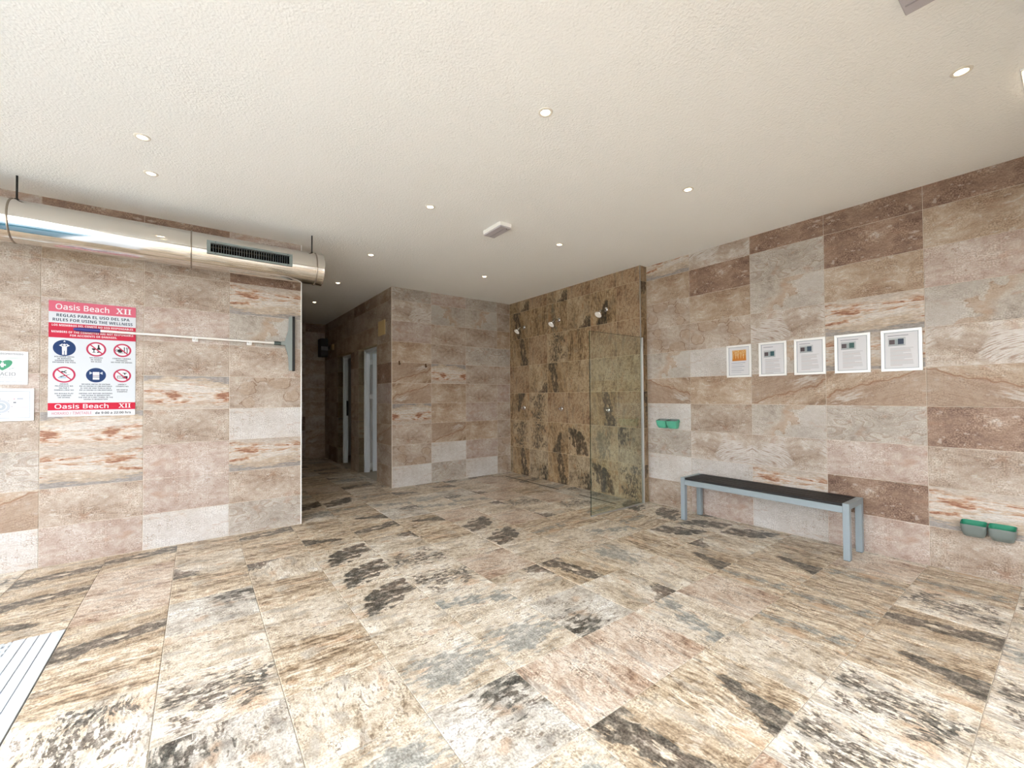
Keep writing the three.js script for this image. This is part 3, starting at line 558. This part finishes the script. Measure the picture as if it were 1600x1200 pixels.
{
  const p = thing('cover_plate', 'beige square cover plate high on the corridor wall', 'cover plate', [XC, 2.375, -6.365]);
  mesh('plate', rbox(-0.012, 0, -0.112, 0.112, -0.145, 0.145, 0.003), std(0xc2a878, 0.5), p);
  const s = thing('loudspeaker', 'small black loudspeaker high at the dark end of the corridor', 'loudspeaker', [XC, 2.37, -9.6]);
  mesh('cabinet', rbox(-0.2, -0.05, -0.19, 0.19, -0.13, 0.13, 0.012), std(0x0c0d10, 0.5), s);
  mesh('bracket', rbox(-0.06, 0, -0.04, 0.04, -0.04, 0.04, 0.004), std(0x1a1a1c, 0.5), s);
  mesh('front_badge', rbox(-0.19, -0.06, -0.06, 0.02, 0.128, 0.133, 0.001), std(0x77767a, 0.4), s);
  const k = thing('wall_switch', 'small cream switch box beside the black loudspeaker', 'switch', [XC, 2.36, -9.24]);
  mesh('switch_box', rbox(-0.04, 0, -0.06, 0.06, -0.05, 0.05, 0.005), std(0xb59b6c, 0.5), k);
  mesh('rocker', rbox(-0.044, -0.039, -0.04, 0.04, -0.03, 0.03, 0.002), std(0xc0a77a, 0.5), k);
  for (const [x, y, lab] of [[2.37, 1.82, 'small bronze wall hook nearest to the corridor corner'], [2.79, 1.795, 'small bronze wall hook beside the first tile joint']]) {
    const h = thing('wall_hook', lab, 'hook', [x, y, ZM]), br = std(0x5a4028, 0.4, 0.7);
    mesh('back_plate', rbox(-0.011, 0.011, -0.03, 0.03, 0, 0.005, 0.002), br, h);
    const c = new THREE.CatmullRomCurve3([[0, -0.012, 0.004], [0, -0.026, 0.02], [0, -0.022, 0.034], [0, -0.004, 0.036]].map((p) => new THREE.Vector3(...p)));
    mesh('prong', new THREE.TubeGeometry(c, 14, 0.005, 8), br, h);
  }
}

// ---------------------------------------------------------------- glass shower screen
{
  const g = thing('shower_screen', 'clear glass shower screen standing out from the slate wall', 'shower screen', [0, 0, ZS + 0.025]);
  mesh('glass_pane', box(3.445, XS - 0.004, 0.008, 2.03, -0.004, 0.004), new THREE.MeshPhysicalMaterial({ color: new THREE.Color(0.945, 0.98, 0.955), roughness: 0.0, transmission: 1, thickness: 0, ior: 1.5 }), g);
  mesh('glass_edge', merged([box(3.4425, 3.445, 0.008, 2.03, -0.004, 0.004), box(3.445, XS - 0.004, 2.03, 2.0325, -0.004, 0.004)]), std(0x1f2f2b, 0.15), g);
  mesh('wall_channel', rbox(XS - 0.018, XS - 0.0005, 0, 2.03, -0.012, 0.012, 0.002), alu, g);
  mesh('floor_channel', rbox(3.445, XS - 0.018, 0.0005, 0.014, -0.011, 0.011, 0.002), alu, g);
}

// ---------------------------------------------------------------- showers
{
  const chrome = new THREE.MeshStandardMaterial({ color: 0xd0d0d0, metalness: 1, roughness: 0.06 }), face = std(0xf2f0ea, 0.4);
  const proto = new THREE.Group();
  mesh('wall_flange', along(new THREE.LatheGeometry([[0.0001, 0.012], [0.018, 0.011], [0.03, 0.006], [0.033, 0], [0.0001, 0]].map(([r, y]) => new THREE.Vector2(r, y)), 32), [0, 0, 0], [-0.0001, 0, 0]), chrome, proto);
  const arm = new THREE.CatmullRomCurve3([[0, 0, 0], [-0.05, 0.0, 0], [-0.09, -0.015, 0], [-0.118, -0.042, 0]].map((p) => new THREE.Vector3(...p)));
  mesh('arm', new THREE.TubeGeometry(arm, 24, 0.011, 14), chrome, proto);
  const head = new THREE.Group(); head.name = 'shower_head'; head.position.set(-0.118, -0.042, 0); head.rotation.z = -0.72; proto.add(head);
  mesh('ball_joint', new THREE.SphereGeometry(0.019, 20, 14), chrome, head);
  mesh('bell', new THREE.LatheGeometry([[0.013, 0], [0.018, -0.016], [0.034, -0.034], [0.05, -0.046], [0.053, -0.054], [0.051, -0.060], [0.047, -0.062]].map(([r, y]) => new THREE.Vector2(r, y)), 40), chrome, head);
  mesh('spray_face', new THREE.LatheGeometry([[0.0001, -0.0635], [0.04, -0.063], [0.0475, -0.0605]].map(([r, y]) => new THREE.Vector2(r, y)), 40), face, head);
  const valve = new THREE.Group();
  mesh('rosette', along(new THREE.LatheGeometry([[0.0001, 0.01], [0.026, 0.009], [0.034, 0.005], [0.036, 0], [0.0001, 0]].map(([r, y]) => new THREE.Vector2(r, y)), 32), [0, 0, 0], [-0.0001, 0, 0]), chrome, valve);
  mesh('push_button', along(new THREE.LatheGeometry([[0.0001, 0.05], [0.014, 0.049], [0.018, 0.045], [0.018, 0.008]].map(([r, y]) => new THREE.Vector2(r, y)), 24), [0, 0, 0], [-0.0001, 0, 0]), chrome, valve);
  const names = ['in the corner by the pale wall', 'in the middle of the three', 'above the glass screen'], vn = ['in the corner by the pale wall', 'in the middle of the three', 'seen through the glass screen'];
  [-5.553, -4.705, -3.782].forEach((z, i) => {
    const s = proto.clone(); s.name = numbered('wall_shower_head'); s.position.set(XS, 2.47, z); s.userData = { label: 'chrome shower head with white face, ' + names[i], category: 'shower head', group: 'shower heads on the slate wall' }; scene.add(s);
    const v = valve.clone(); v.name = numbered('shower_valve'); v.position.set(XS, 1.125, [-5.569, -4.668, -3.766][i]); v.userData = { label: 'chrome shower push valve, ' + vn[i], category: 'shower valve', group: 'shower valves on the slate wall' }; scene.add(v);
  });
}

// ---------------------------------------------------------------- bench
{
  const x0 = 4.115, x1 = 4.47, z0 = -2.555, z1 = -1.105, y = 0.452, s = 0.046, L = (z1 - z0) / 2, D = (x1 - x0) / 2;
  const b = thing('bench', 'low bench with black slatted seat and blue-grey metal frame', 'bench', [(x0 + x1) / 2, 0, (z0 + z1) / 2]);
  const paint = std(0x8b979d, 0.45, 0.1), N = 128, px = new Uint8Array(N * N * 4);
  for (let j = 0; j < N; j++) for (let i = 0; i < N; i++) { const k = 19 + noise(i * 0.6, j * 0.03) * 8 + noise(i * 0.2, j * 0.02 + 8) * 5; px.set([k + 1, k - 1, k, 255], (j * N + i) * 4); }
  const t = new THREE.DataTexture(px, N, N, THREE.RGBAFormat); t.colorSpace = THREE.SRGBColorSpace; t.magFilter = THREE.LinearFilter; t.needsUpdate = true;
  const wood = new THREE.MeshStandardMaterial({ map: t, roughness: 0.62 });
  for (const sx of [-1, 1]) for (const sz of [-1, 1]) {
    const l = mesh('leg', rbox(sx < 0 ? -D : D - s, sx < 0 ? -D + s : D, 0.004, y, sz < 0 ? -L : L - s, sz < 0 ? -L + s : L, 0.003), paint, b);
    mesh('foot', box(sx < 0 ? -D + 0.004 : D - s + 0.004, sx < 0 ? -D + s - 0.004 : D - 0.004, 0, 0.005, sz < 0 ? -L + 0.004 : L - s + 0.004, sz < 0 ? -L + s - 0.004 : L - 0.004), std(0x202224, 0.8), l);
  }
  for (const sz of [-1, 1]) mesh('end_rail', rbox(-D + s - 0.002, D - s + 0.002, y - s, y, sz < 0 ? -L : L - s, sz < 0 ? -L + s : L, 0.003), paint, b);
  for (const sx of [-1, 1]) mesh('long_rail', rbox(sx < 0 ? -D + 0.003 : D - 0.033, sx < 0 ? -D + 0.033 : D - 0.003, y - 0.078, y - 0.024, -L + s - 0.002, L - s + 0.002, 0.002), paint, b);
  const n = 4, gap = 0.011, w = (2 * D - 0.004 - gap * (n - 1)) / n;
  for (let i = 0; i < n; i++) { const xa = -D + 0.002 + i * (w + gap); mesh('slat', rbox(xa, xa + w, y - 0.023, y - 0.001, -L + s + 0.002, L - s - 0.002, 0.004), wood, b); }
}

// ---------------------------------------------------------------- printed sheets
const canvas = (w, h, bg = '#fbfbfa') => { const c = document.createElement('canvas'); c.width = w; c.height = h; const x = c.getContext('2d'); x.fillStyle = bg; x.fillRect(0, 0, w, h); return [c, x]; };
const printMat = (c, rough = 0.45) => { const t = new THREE.CanvasTexture(c); t.colorSpace = THREE.SRGBColorSpace; return new THREE.MeshStandardMaterial({ map: t, roughness: rough, color: new THREE.Color(0.63, 0.63, 0.64) }); };
const lines = (x, list, cx, y, step, font, color, align = 'center') => { x.font = font; x.fillStyle = color; x.textAlign = align; list.forEach((s, i) => x.fillText(s, cx, y + i * step)); };
// a sheet lying on a wall: its print on the front only
function sheetGeo(w, h, t) {
  const front = new THREE.PlaneGeometry(w, h); front.translate(0, 0, t);
  const back = new THREE.BoxGeometry(w, h, t * 0.9); back.translate(0, 0, t * 0.45);
  return [front, back];
}
// rules sign
{
  const W = 900, Hh = 1610, [c, x] = canvas(W, Hh, '#eef3f7'), Y = (f) => f * Hh, X = (f) => f * W;
  x.fillStyle = '#ef7288'; x.fillRect(0, 0, W, Y(0.094));
  x.fillStyle = '#dc2347'; x.fillRect(0, Y(0.19), W, Y(0.317) - Y(0.19));
  x.fillStyle = '#dd0f3a'; x.fillRect(0, Y(0.882), W, Y(0.945) - Y(0.882));
  const title = (y, sz) => { x.save(); x.textAlign = 'left'; x.fillStyle = '#fff'; x.font = sz + 'px sans-serif'; let wd = x.measureText('Oasis Beach').width, k = 555 / wd; x.translate(60, y); x.scale(k, 1); x.fillText('Oasis Beach', 0, 0); x.strokeStyle = '#fff'; x.lineWidth = 2; x.strokeText('Oasis Beach', 0, 0); x.restore(); x.font = 'bold ' + (sz * 1.06) + 'px serif'; x.textAlign = 'right'; x.fillStyle = '#fff'; x.fillText('XII', 852, y); };
  title(Y(0.072), 106); title(Y(0.931), 84);
  const fit = (s, cx, y, w, font, color) => { x.save(); x.font = font; x.fillStyle = color; x.textAlign = 'center'; const k = w / x.measureText(s).width; x.translate(cx, y); x.scale(k, 1); x.fillText(s, 0, 0); x.restore(); };
  fit('REGLAS PARA EL USO DEL SPA', 450, Y(0.134), 760, 'bold 56px sans-serif', '#24344f'); fit('RULES FOR USING THE WELLNESS', 450, Y(0.174), 832, 'bold 56px sans-serif', '#24344f');
  fit('LOS MIEMBROS DEL COMITÉ NO SON RESPONSABLES', 450, Y(0.217), 844, 'bold 40px sans-serif', '#fff'); fit('POR ACCIDENTES O DAÑOS.', 450, Y(0.245), 420, 'bold 40px sans-serif', '#fff');
  fit('MEMBERS OF THE COMMITTEE ARE NOT RESPONSIBLE', 450, Y(0.274), 850, 'bold 40px sans-serif', '#fff'); fit('FOR ACCIDENTS OR DAMAGES.', 450, Y(0.302), 490, 'bold 40px sans-serif', '#fff');
  const navy = '#103a72', disc = (cx, cy, r) => { x.fillStyle = navy; x.beginPath(); x.arc(cx, cy, r, 0, 7); x.fill(); };
  const ban = (cx, cy, r, draw) => { x.fillStyle = '#f7f9fb'; x.beginPath(); x.arc(cx, cy, r, 0, 7); x.fill(); x.save(); x.translate(cx, cy); x.fillStyle = x.strokeStyle = '#17181c'; draw(); x.restore(); x.strokeStyle = '#cf3058'; x.lineWidth = 20; x.beginPath(); x.arc(cx, cy, r - 10, 0, 7); x.stroke(); x.lineWidth = 15; x.beginPath(); x.moveTo(cx - r * 0.66, cy - r * 0.66); x.lineTo(cx + r * 0.66, cy + r * 0.66); x.stroke(); };
  const r1 = Y(0.405), r2 = Y(0.637), c1 = X(0.172), c2 = X(0.528), c3 = X(0.838);
  disc(c1, r1, 112); x.fillStyle = '#fff';   // person under a shower
  x.beginPath(); x.moveTo(c1 - 12, r1 - 84); x.lineTo(c1 + 12, r1 - 84); x.lineTo(c1, r1 - 104); x.fill(); x.beginPath(); x.arc(c1, r1 - 42, 15, 0, 7); x.fill();
  x.fillRect(c1 - 24, r1 - 24, 48, 62); x.fillRect(c1 - 23, r1 + 30, 20, 66); x.fillRect(c1 + 3, r1 + 30, 20, 66);
  x.strokeStyle = '#fff'; x.lineWidth = 13; x.beginPath(); x.moveTo(c1 - 18, r1 - 20); x.lineTo(c1 - 42, r1 - 34); x.lineTo(c1 - 18, r1 - 54); x.moveTo(c1 + 18, r1 - 20); x.lineTo(c1 + 42, r1 - 34); x.lineTo(c1 + 18, r1 - 54); x.stroke();
  ban(c2, r1, 104, () => { x.beginPath(); x.arc(-24, -8, 22, -0.2, 3.34); x.fill(); x.fillRect(-28, 8, 8, 34); x.fillRect(-40, 40, 32, 7); x.fillRect(16, -64, 16, 30); x.beginPath(); x.moveTo(18, -36); x.lineTo(30, -36); x.lineTo(50, 6); x.lineTo(4, 6); x.fill(); x.fillRect(8, 34, 42, 14); });
  ban(c3, r1, 98, () => { x.beginPath(); x.ellipse(-26, 8, 30, 24, 0, 0, 7); x.fill(); x.fillRect(-50, 34, 60, 6); x.lineWidth = 6; x.beginPath(); x.arc(-60, 4, 13, 0, 7); x.stroke(); x.fillRect(16, -48, 9, 90); x.fillRect(48, -20, 8, 62); x.fillRect(40, -46, 5, 28); x.fillRect(50, -46, 5, 28); x.fillRect(60, -46, 5, 28); });
  ban(c1, r2, 112, () => { x.lineWidth = 10; x.beginPath(); x.moveTo(22, -58); x.lineTo(-10, -40); x.lineTo(24, -22); x.stroke(); x.beginPath(); x.arc(-20, -40, 11, 0, 7); x.fill(); x.fillStyle = '#1a1c20'; x.beginPath(); x.moveTo(-50, 26); x.lineTo(70, -10); x.lineTo(20, 14); x.lineTo(-30, 34); x.fill(); x.fillStyle = '#9fc4de'; x.fillRect(-60, 36, 80, 14); });
  disc(c2, r2, 104); x.fillStyle = '#fff'; x.fillRect(c2 - 34, r2 - 46, 68, 44); x.fillRect(c2 - 34, r2 + 10, 68, 12); x.fillRect(c2 - 34, r2 + 30, 68, 34); x.fillStyle = '#b9a7b5'; x.fillRect(c2 - 34, r2 - 2, 68, 12); x.fillStyle = '#dfe7ee';
  for (const s of [-1, 1]) { x.beginPath(); x.moveTo(c2 + s * 68, r2 - 52); x.lineTo(c2 + s * 68, r2 - 8); x.lineTo(c2 + s * 36, r2 - 30); x.fill(); }
  ban(c3, r2, 98, () => { x.fillRect(4, -42, 46, 9); x.fillRect(20, -40, 14, 24); x.lineWidth = 5; x.strokeRect(-54, 6, 56, 34); x.fillRect(10, 6, 48, 36); x.fillStyle = '#555'; x.fillRect(-46, 18, 40, 6); });
  const small = 'bold 23px sans-serif', ink = '#20242c';
  lines(x, ['DÚCHARSE ANTES', 'DE BAÑARSE', '', 'SHOWER BEFORE', 'ENTERING THE POOL'].filter(Boolean), c1, Y(0.487), 26, small, ink);
  lines(x, ['NO ENVASES', 'DE VIDRIO', 'NO GLASS'], c2, Y(0.487), 28, small, ink); lines(x, ['COMIDA Y BEBIDA', 'PROHIBIDA', 'NO FOOD OR DRINKS'], c3 - 8, Y(0.487), 28, small, ink);
  lines(x, ['JUEGOS', 'PELIGROSOS NO', 'SALTAR Y', 'ZAMBULLIRSE NO'], c1, Y(0.724), 28, small, ink); lines(x, ['NO ROUGH PLAY', 'NO JUMPING', 'OR DIVING'], c1, Y(0.806), 28, small, ink);
  lines(x, ['SECARSE ANTES DE ENTRAR', 'EN LA SAUNA ES OBLIGATORIO', 'EL USO DE UNA TOALLA SECA', 'EN LA SAUNA ES OBLIGATORIO'], c2, Y(0.724), 28, small, ink); lines(x, ['DRYING OFF BEFORE ENTERING', 'THE SAUNA IS MANDATORY', 'THE USE OF A DRY TOWEL IN THE', 'SAUNA IS MANDATORY'], c2, Y(0.806), 28, small, ink);
  lines(x, ['JABÓN Y', 'CHAMPÚ NO'], c3, Y(0.724), 28, small, ink); lines(x, ['NO SOAP &', 'SHAMPOO'], c3, Y(0.772), 28, small, ink);
  x.fillStyle = '#f6f7f8'; x.fillRect(0, Y(0.945), W, Y(0.055));
  fit('HORARIO / TIMETABLE', 235, Y(0.984), 400, '52px sans-serif', '#c64a68'); fit('de 9:00 a 22:00 hrs', 660, Y(0.984), 385, 'bold 46px sans-serif', '#23262d');
  const w = 0.52, h = 0.93, s = thing('rules_sign', 'tall white and red spa rules sign with six round pictograms', 'sign', [-0.696, 1.645, ZL + 0.0005]);
  const [f, b] = sheetGeo(w, h, 0.004); mesh('board', b, std(0xf0f0f0, 0.5), s); mesh('print', f, printMat(c, 0.8), s);
}
// defibrillator notice
{
  const [c, x] = canvas(640, 600, '#f8fafa');
  lines(x, ['ESPACIO CARDIOPROTEGIDO'], 320, 62, 0, 'bold 38px sans-serif', '#4a4f55'); x.fillStyle = '#cfd6d8'; x.fillRect(60, 80, 520, 8); x.fillStyle = '#d98c94'; x.fillRect(70, 120, 300, 5); x.fillStyle = '#6fae94'; x.fillRect(370, 120, 200, 5);
  x.fillStyle = '#0f9c6a'; x.beginPath(); x.moveTo(320, 350); x.bezierCurveTo(200, 270, 160, 160, 250, 160); x.bezierCurveTo(300, 160, 320, 190, 320, 200); x.bezierCurveTo(320, 190, 345, 160, 400, 160); x.bezierCurveTo(480, 165, 450, 275, 320, 350); x.fill();
  x.fillStyle = '#fff'; x.fillRect(304, 206, 32, 86); x.fillRect(276, 234, 88, 30); x.strokeStyle = '#35706a'; x.lineWidth = 6; x.beginPath(); x.moveTo(400, 318); x.quadraticCurveTo(440, 316, 470, 296); x.stroke();
  lines(x, ['ESPACIO'], 322, 442, 0, '86px sans-serif', '#596066'); lines(x, ['CARDIOPROTEGIDO'], 322, 484, 0, '30px sans-serif', '#8b9298'); x.fillStyle = '#c9d3d8'; for (let i = 0; i < 7; i++) x.fillRect(60 + i * 76, 546, 56, 12);
  const s = thing('heart_notice', 'white notice with green heart and cross at the left edge', 'notice', [-1.195, 1.5625, ZL + 0.0005]); const [f, b] = sheetGeo(0.263, 0.255, 0.004); mesh('board', b, std(0xf2f2f2, 0.5), s); mesh('print', f, printMat(c), s);
}
// frames
const snapAlu = std(0xe2e2e0, 0.35, 0.25), lipMat = std(0x8f989e, 0.4, 0.5);
function snapFrame(o, w, h, mat) {   // faces +z, back at z = 0, centred
  const r = 0.021, d = 0.013, W = w / 2, Hh = h / 2;
  const rail = (len) => { const q = new THREE.Shape(); q.moveTo(-len / 2, 0); q.lineTo(len / 2, 0); q.lineTo(len / 2 - r, r); q.lineTo(-len / 2 + r, r); q.closePath(); const g = new THREE.ExtrudeGeometry(q, { depth: d - 0.005, bevelEnabled: true, bevelSize: 0.003, bevelThickness: 0.0025, bevelOffset: -0.003, bevelSegments: 3 }); g.translate(0, 0, 0.0025); return g; };
  for (const [len, tz, px, py] of [[w, 0, 0, -Hh], [h, Math.PI / 2, W, 0], [w, Math.PI, 0, Hh], [h, -Math.PI / 2, -W, 0]]) { const g = rail(len); g.rotateZ(tz); g.translate(px, py, 0); mesh('frame_rail', g, snapAlu, o); }
  const a = W - r, b = Hh - r, l = 0.004; mesh('inner_lip', merged([box(-a, a, b - l, b, 0.002, 0.0075), box(-a, a, -b, -b + l, 0.002, 0.0075), box(-a, -a + l, -b + l, b - l, 0.002, 0.0075), box(a - l, a, -b + l, b - l, 0.002, 0.0075)]), lipMat, o);
  const p = new THREE.PlaneGeometry(2 * a - l, 2 * b - l); p.translate(0, 0, 0.0045); mesh('print', p, mat, o);
  mesh('back_board', box(-W + 0.004, W - 0.004, -Hh + 0.004, Hh - 0.004, 0.0004, 0.0035), std(0x9a9c9e, 0.7), o);
}
{
  const [c, x] = canvas(640, 460, '#f2f4f7');
  x.strokeStyle = '#b9c2cc'; x.lineWidth = 5; for (const [r, k] of [[110, '#cfd5dc'], [86, '#e3e7ec'], [60, '#c3ccd4'], [30, '#e9ecf0']]) { x.fillStyle = k; x.beginPath(); x.arc(300, 260, r, 0, 7); x.fill(); x.stroke(); }
  x.fillStyle = '#7d8791'; for (let i = 0; i < 8; i++) { const a = i * Math.PI / 4; x.fillRect(300 + Math.cos(a) * 132 - 6, 260 + Math.sin(a) * 132 - 4, 14, 9); }
  x.fillStyle = '#d98c9c'; x.fillRect(452, 122, 14, 16); x.fillStyle = '#59616a'; x.beginPath(); x.arc(456, 192, 10, 0, 7); x.arc(472, 192, 10, 0, 7); x.fill(); x.fillStyle = '#aeb7c4'; x.fillRect(490, 118, 70, 18); x.strokeStyle = '#a9afb6'; x.lineWidth = 3; x.strokeRect(492, 178, 112, 24); x.strokeStyle = '#d5a9b6'; x.strokeRect(430, 248, 186, 66); x.fillStyle = '#c9b9c6'; x.fillRect(440, 276, 166, 6);
  const s = thing('framed_plan', 'silver framed landscape plan below the heart notice', 'picture frame', [-1.195, 1.28, ZL + 0.0005]); snapFrame(s, 0.335, 0.25, printMat(c));
}
{
  const labels = ['silver framed notice with orange picture, smallest and farthest of the row', 'silver framed notice second from the orange one', 'silver framed notice in the middle of the row of five', 'silver framed notice second from the camera end of the row', 'silver framed notice nearest to the camera, last of the row'];
  [-2.115, -1.7955, -1.4835, -1.1695, -0.854].forEach((z, n) => {
    const [c, x] = canvas(420, 594, '#f7f7f8');
    if (n === 0) {
      x.fillStyle = '#f0b25a'; x.fillRect(70, 60, 290, 230);
      for (let i = 0; i < 900; i++) { const a = 70 + rnd() * 282, b = 60 + rnd() * 222; x.fillStyle = ['#f7d9a0', '#e99a2e', '#fbe9cc', '#d98420', '#f4c070'][Math.floor(rnd() * 5)]; x.fillRect(a, b, 4 + rnd() * 8, 3 + rnd() * 9); }
      x.fillStyle = '#e08a24'; x.fillRect(70, 250, 290, 40); for (let i = 0; i < 5; i++) { x.beginPath(); x.moveTo(90 + i * 55, 250); x.lineTo(112 + i * 55, 110 + (i % 2) * 40); x.lineTo(134 + i * 55, 250); x.fill(); }
      for (let i = 0; i < 6; i++) { x.fillStyle = i % 2 ? '#c3cad6' : '#9aa4b4'; x.fillRect(50, 330 + i * 40, 290 - (i * 53) % 90, 9); }
    } else {
      x.fillStyle = '#7b8088'; x.fillRect(40, 50, n > 2 ? 260 : 180, 9);
      const oy = n === 1 ? 120 : 84; x.fillStyle = '#d3d7d8'; x.fillRect(46, oy, 220, 140); x.fillStyle = '#5b4d50'; x.fillRect(58, oy + 34, 72, 78); x.fillStyle = '#a9b6b6'; x.fillRect(132, oy + 30, 40, 90); x.fillStyle = ['', '#2e5f63', '#2f4d63', '#2d5a55', '#243a55'][n]; x.fillRect(170, oy + 24, 72, 92); x.fillStyle = '#8d9a98'; x.fillRect(50, oy + 124, 200, 8);
      for (let i = 0; i < 15; i++) { x.fillStyle = i % 4 === 2 ? '#c9b4ae' : '#bfbfc2'; x.fillRect(70, oy + 176 + i * 20, (i % 5 === 4 ? 190 : 290) - (i * 37) % 40, 6); }
    }
    const o = thing('framed_notice', labels[n], 'picture frame', [XR - 0.0005, 1.668, z], 'framed notices above the bench'); o.rotation.y = -Math.PI / 2; snapFrame(o, 0.248, 0.334, printMat(c));
  });
}

// ---------------------------------------------------------------- floor squeegee on its wall clips
{
  const zc = 0.04, s = thing('floor_squeegee', 'long-handled floor squeegee hung sideways across the rules sign', 'squeegee', [0, 0, ZL]);
  const y0 = 1.886, y1 = 1.872, px = (x) => mix(y0, y1, (x + 0.805) / 1.49), poleM = std(0xe2dfda, 0.3, 0.35);
  mesh('pole', rod([-0.66, px(-0.66), zc], [0.63, px(0.63), zc], 0.0115, 20), poleM, s);
  const grip = new THREE.LatheGeometry([[0.0001, 0], [0.009, 0.002], [0.014, 0.02], [0.0165, 0.06], [0.0155, 0.12], [0.0165, 0.155], [0.0125, 0.16]].map(([r, y]) => new THREE.Vector2(r, y)), 24);
  grip.rotateZ(-Math.PI / 2); grip.translate(-0.812, px(-0.8), zc); mesh('grip', grip, std(0x1d2374, 0.45), s);
  mesh('connector', rod([0.615, px(0.615), zc], [0.675, px(0.675), zc], 0.0185, 20), std(0x3d4a46, 0.5), s);
  const yc = 1.876, T = new THREE.Shape(); T.moveTo(0.67, yc - 0.012); T.lineTo(0.715, yc - 0.02); T.lineTo(0.745, yc - 0.13); T.lineTo(0.752, yc - 0.275); T.lineTo(0.782, yc - 0.275); T.lineTo(0.782, yc + 0.275); T.lineTo(0.752, yc + 0.275); T.lineTo(0.745, yc + 0.13); T.lineTo(0.715, yc + 0.02); T.lineTo(0.67, yc + 0.012); T.closePath();
  const hd = new THREE.ExtrudeGeometry(T, { depth: 0.02, bevelEnabled: true, bevelSize: 0.003, bevelThickness: 0.003, bevelSegments: 2 }); hd.translate(0, 0, zc - 0.012); const head = mesh('head', hd, std(0x7f8683, 0.5), s);
  mesh('rubber_blade', rbox(0.778, 0.803, yc - 0.282, yc + 0.282, zc - 0.012, zc + 0.014, 0.003), std(0x121212, 0.7), head);
  for (const [x, lab] of [[-0.022, 'white wall clip nearer to the rules sign holding the squeegee pole'], [0.405, 'white wall clip nearer to the squeegee head']]) {
    const k = thing('wall_clip', lab, 'clip', [x, px(x), ZL]), m = std(0xf3f3f2, 0.35);
    mesh('clip_base', rbox(-0.022, 0.022, -0.034, 0.004, 0, 0.008, 0.003), m, k);
    const arc = new THREE.TorusGeometry(0.0165, 0.0042, 10, 24, Math.PI); arc.rotateZ(Math.PI); arc.rotateY(Math.PI / 2); 
    for (const dx of [-0.013, 0, 0.013]) { const a = arc.clone(); a.translate(dx, 0, zc); mesh('jaw', a, m, k); }
    mesh('stem', rbox(-0.008, 0.008, -0.024, -0.016, 0.006, zc + 0.004, 0.002), m, k);
  }
}

// ---------------------------------------------------------------- twin wall cups
function cupShell(w, h, d, r, inset, top) {   // rounded-rectangle rings from rim to foot; the back lies flat on the wall (z = 0)
  const ring = (W, D, R, y, wob) => { const s = []; for (let q = 0; q < 4; q++) for (let i = 0; i <= 6; i++) { const a = q * Math.PI / 2 + i / 6 * Math.PI / 2, cx = (q === 0 || q === 3 ? 1 : -1) * (W / 2 - R), cz = (q < 2 ? 1 : -1) * (D / 2 - R); const X = cx + R * Math.cos(a), Z = cz + R * Math.sin(a); s.push([X, y + (wob ? (Z > 0 ? wob * (Math.cos(X / W * 5.5) - 0.4) : 0) - (Z / D) * 0.016 : 0), Z + D / 2]); } return s; };
  const rings = inset ? [ring(w - 0.006, d - 0.006, r, top, 0.004), ring(w * 0.88, d * 0.84, r, top - h * 0.5), ring(w * 0.72, d * 0.66, r, top - h + 0.006)] : [ring(w, d, r, top, 0.004), ring(w * 0.98, d * 0.97, r, top - h * 0.25), ring(w * 0.92, d * 0.88, r, top - h * 0.65), ring(w * 0.78, d * 0.72, r, top - h * 0.94), ring(w * 0.7, d * 0.62, r * 0.9, top - h)];
  if (inset) for (const g of rings) for (const p of g) p[2] += 0.003;
  const P = [], I = [], n = rings[0].length;
  rings.forEach((g) => g.forEach((p) => P.push(...p)));
  for (let k = 0; k + 1 < rings.length; k++) for (let i = 0; i < n; i++) { const a = k * n + i, b = k * n + (i + 1) % n, c2 = a + n, d2 = b + n; I.push(a, c2, b, b, c2, d2); }
  const last = (rings.length - 1) * n, cy = rings[rings.length - 1][0][1]; P.push(0, cy, d * 0.35); const ci = P.length / 3 - 1; for (let i = 0; i < n; i++) I.push(last + i, ci, last + (i + 1) % n);
  if (!inset) { // rim lip between outer and inner ring
    const g = ring(w - 0.006, d - 0.006, r, top, 0.004); const o = P.length / 3; for (const p of g) P.push(p[0], p[1], p[2] + 0.003); for (let i = 0; i < n; i++) I.push(i, (i + 1) % n, o + i, (i + 1) % n, o + (i + 1) % n, o + i);
  }
  const geo = new THREE.BufferGeometry(); geo.setAttribute('position', new THREE.Float32BufferAttribute(P, 3)); geo.setIndex(I); geo.computeVertexNormals(); return geo;
}
{
  const green = new THREE.MeshStandardMaterial({ color: 0x55a88c, roughness: 0.45, side: THREE.DoubleSide }), deep = new THREE.MeshStandardMaterial({ color: 0x2b8466, roughness: 0.45, side: THREE.DoubleSide }), grey = new THREE.MeshStandardMaterial({ color: 0x6f7875, roughness: 0.5, side: THREE.DoubleSide });
  for (const [y, z, out, inn, label] of [[0.98, -2.925, green, grey, 'green twin wall cup on the tiles beside the glass screen'], [0.345, -0.41, grey, deep, 'grey twin wall cup with green inside, low on the wall right of the bench']]) {
    const t = thing('twin_wall_cup', label, 'wall cup', [XR - 0.0005, y, z]); t.rotation.y = -Math.PI / 2;
    for (const s of [-1, 1]) { const a = cupShell(0.132, 0.1, 0.105, 0.024, false, 0.05), b = cupShell(0.132, 0.092, 0.105, 0.022, true, 0.05); a.translate(s * 0.067, 0, 0); b.translate(s * 0.067, 0, 0); const cup = mesh('cup', a, out, t); mesh('cup_lining', b, inn, cup); }
    mesh('back_strip', box(-0.13, 0.13, 0.02, 0.045, 0.0002, 0.0012), out, t);
  }
}

// ---------------------------------------------------------------- shadows on, hand over
scene.traverse((o) => { if (o.isMesh) { o.castShadow = true; o.receiveShadow = true; } });
renderer.render(scene, camera);
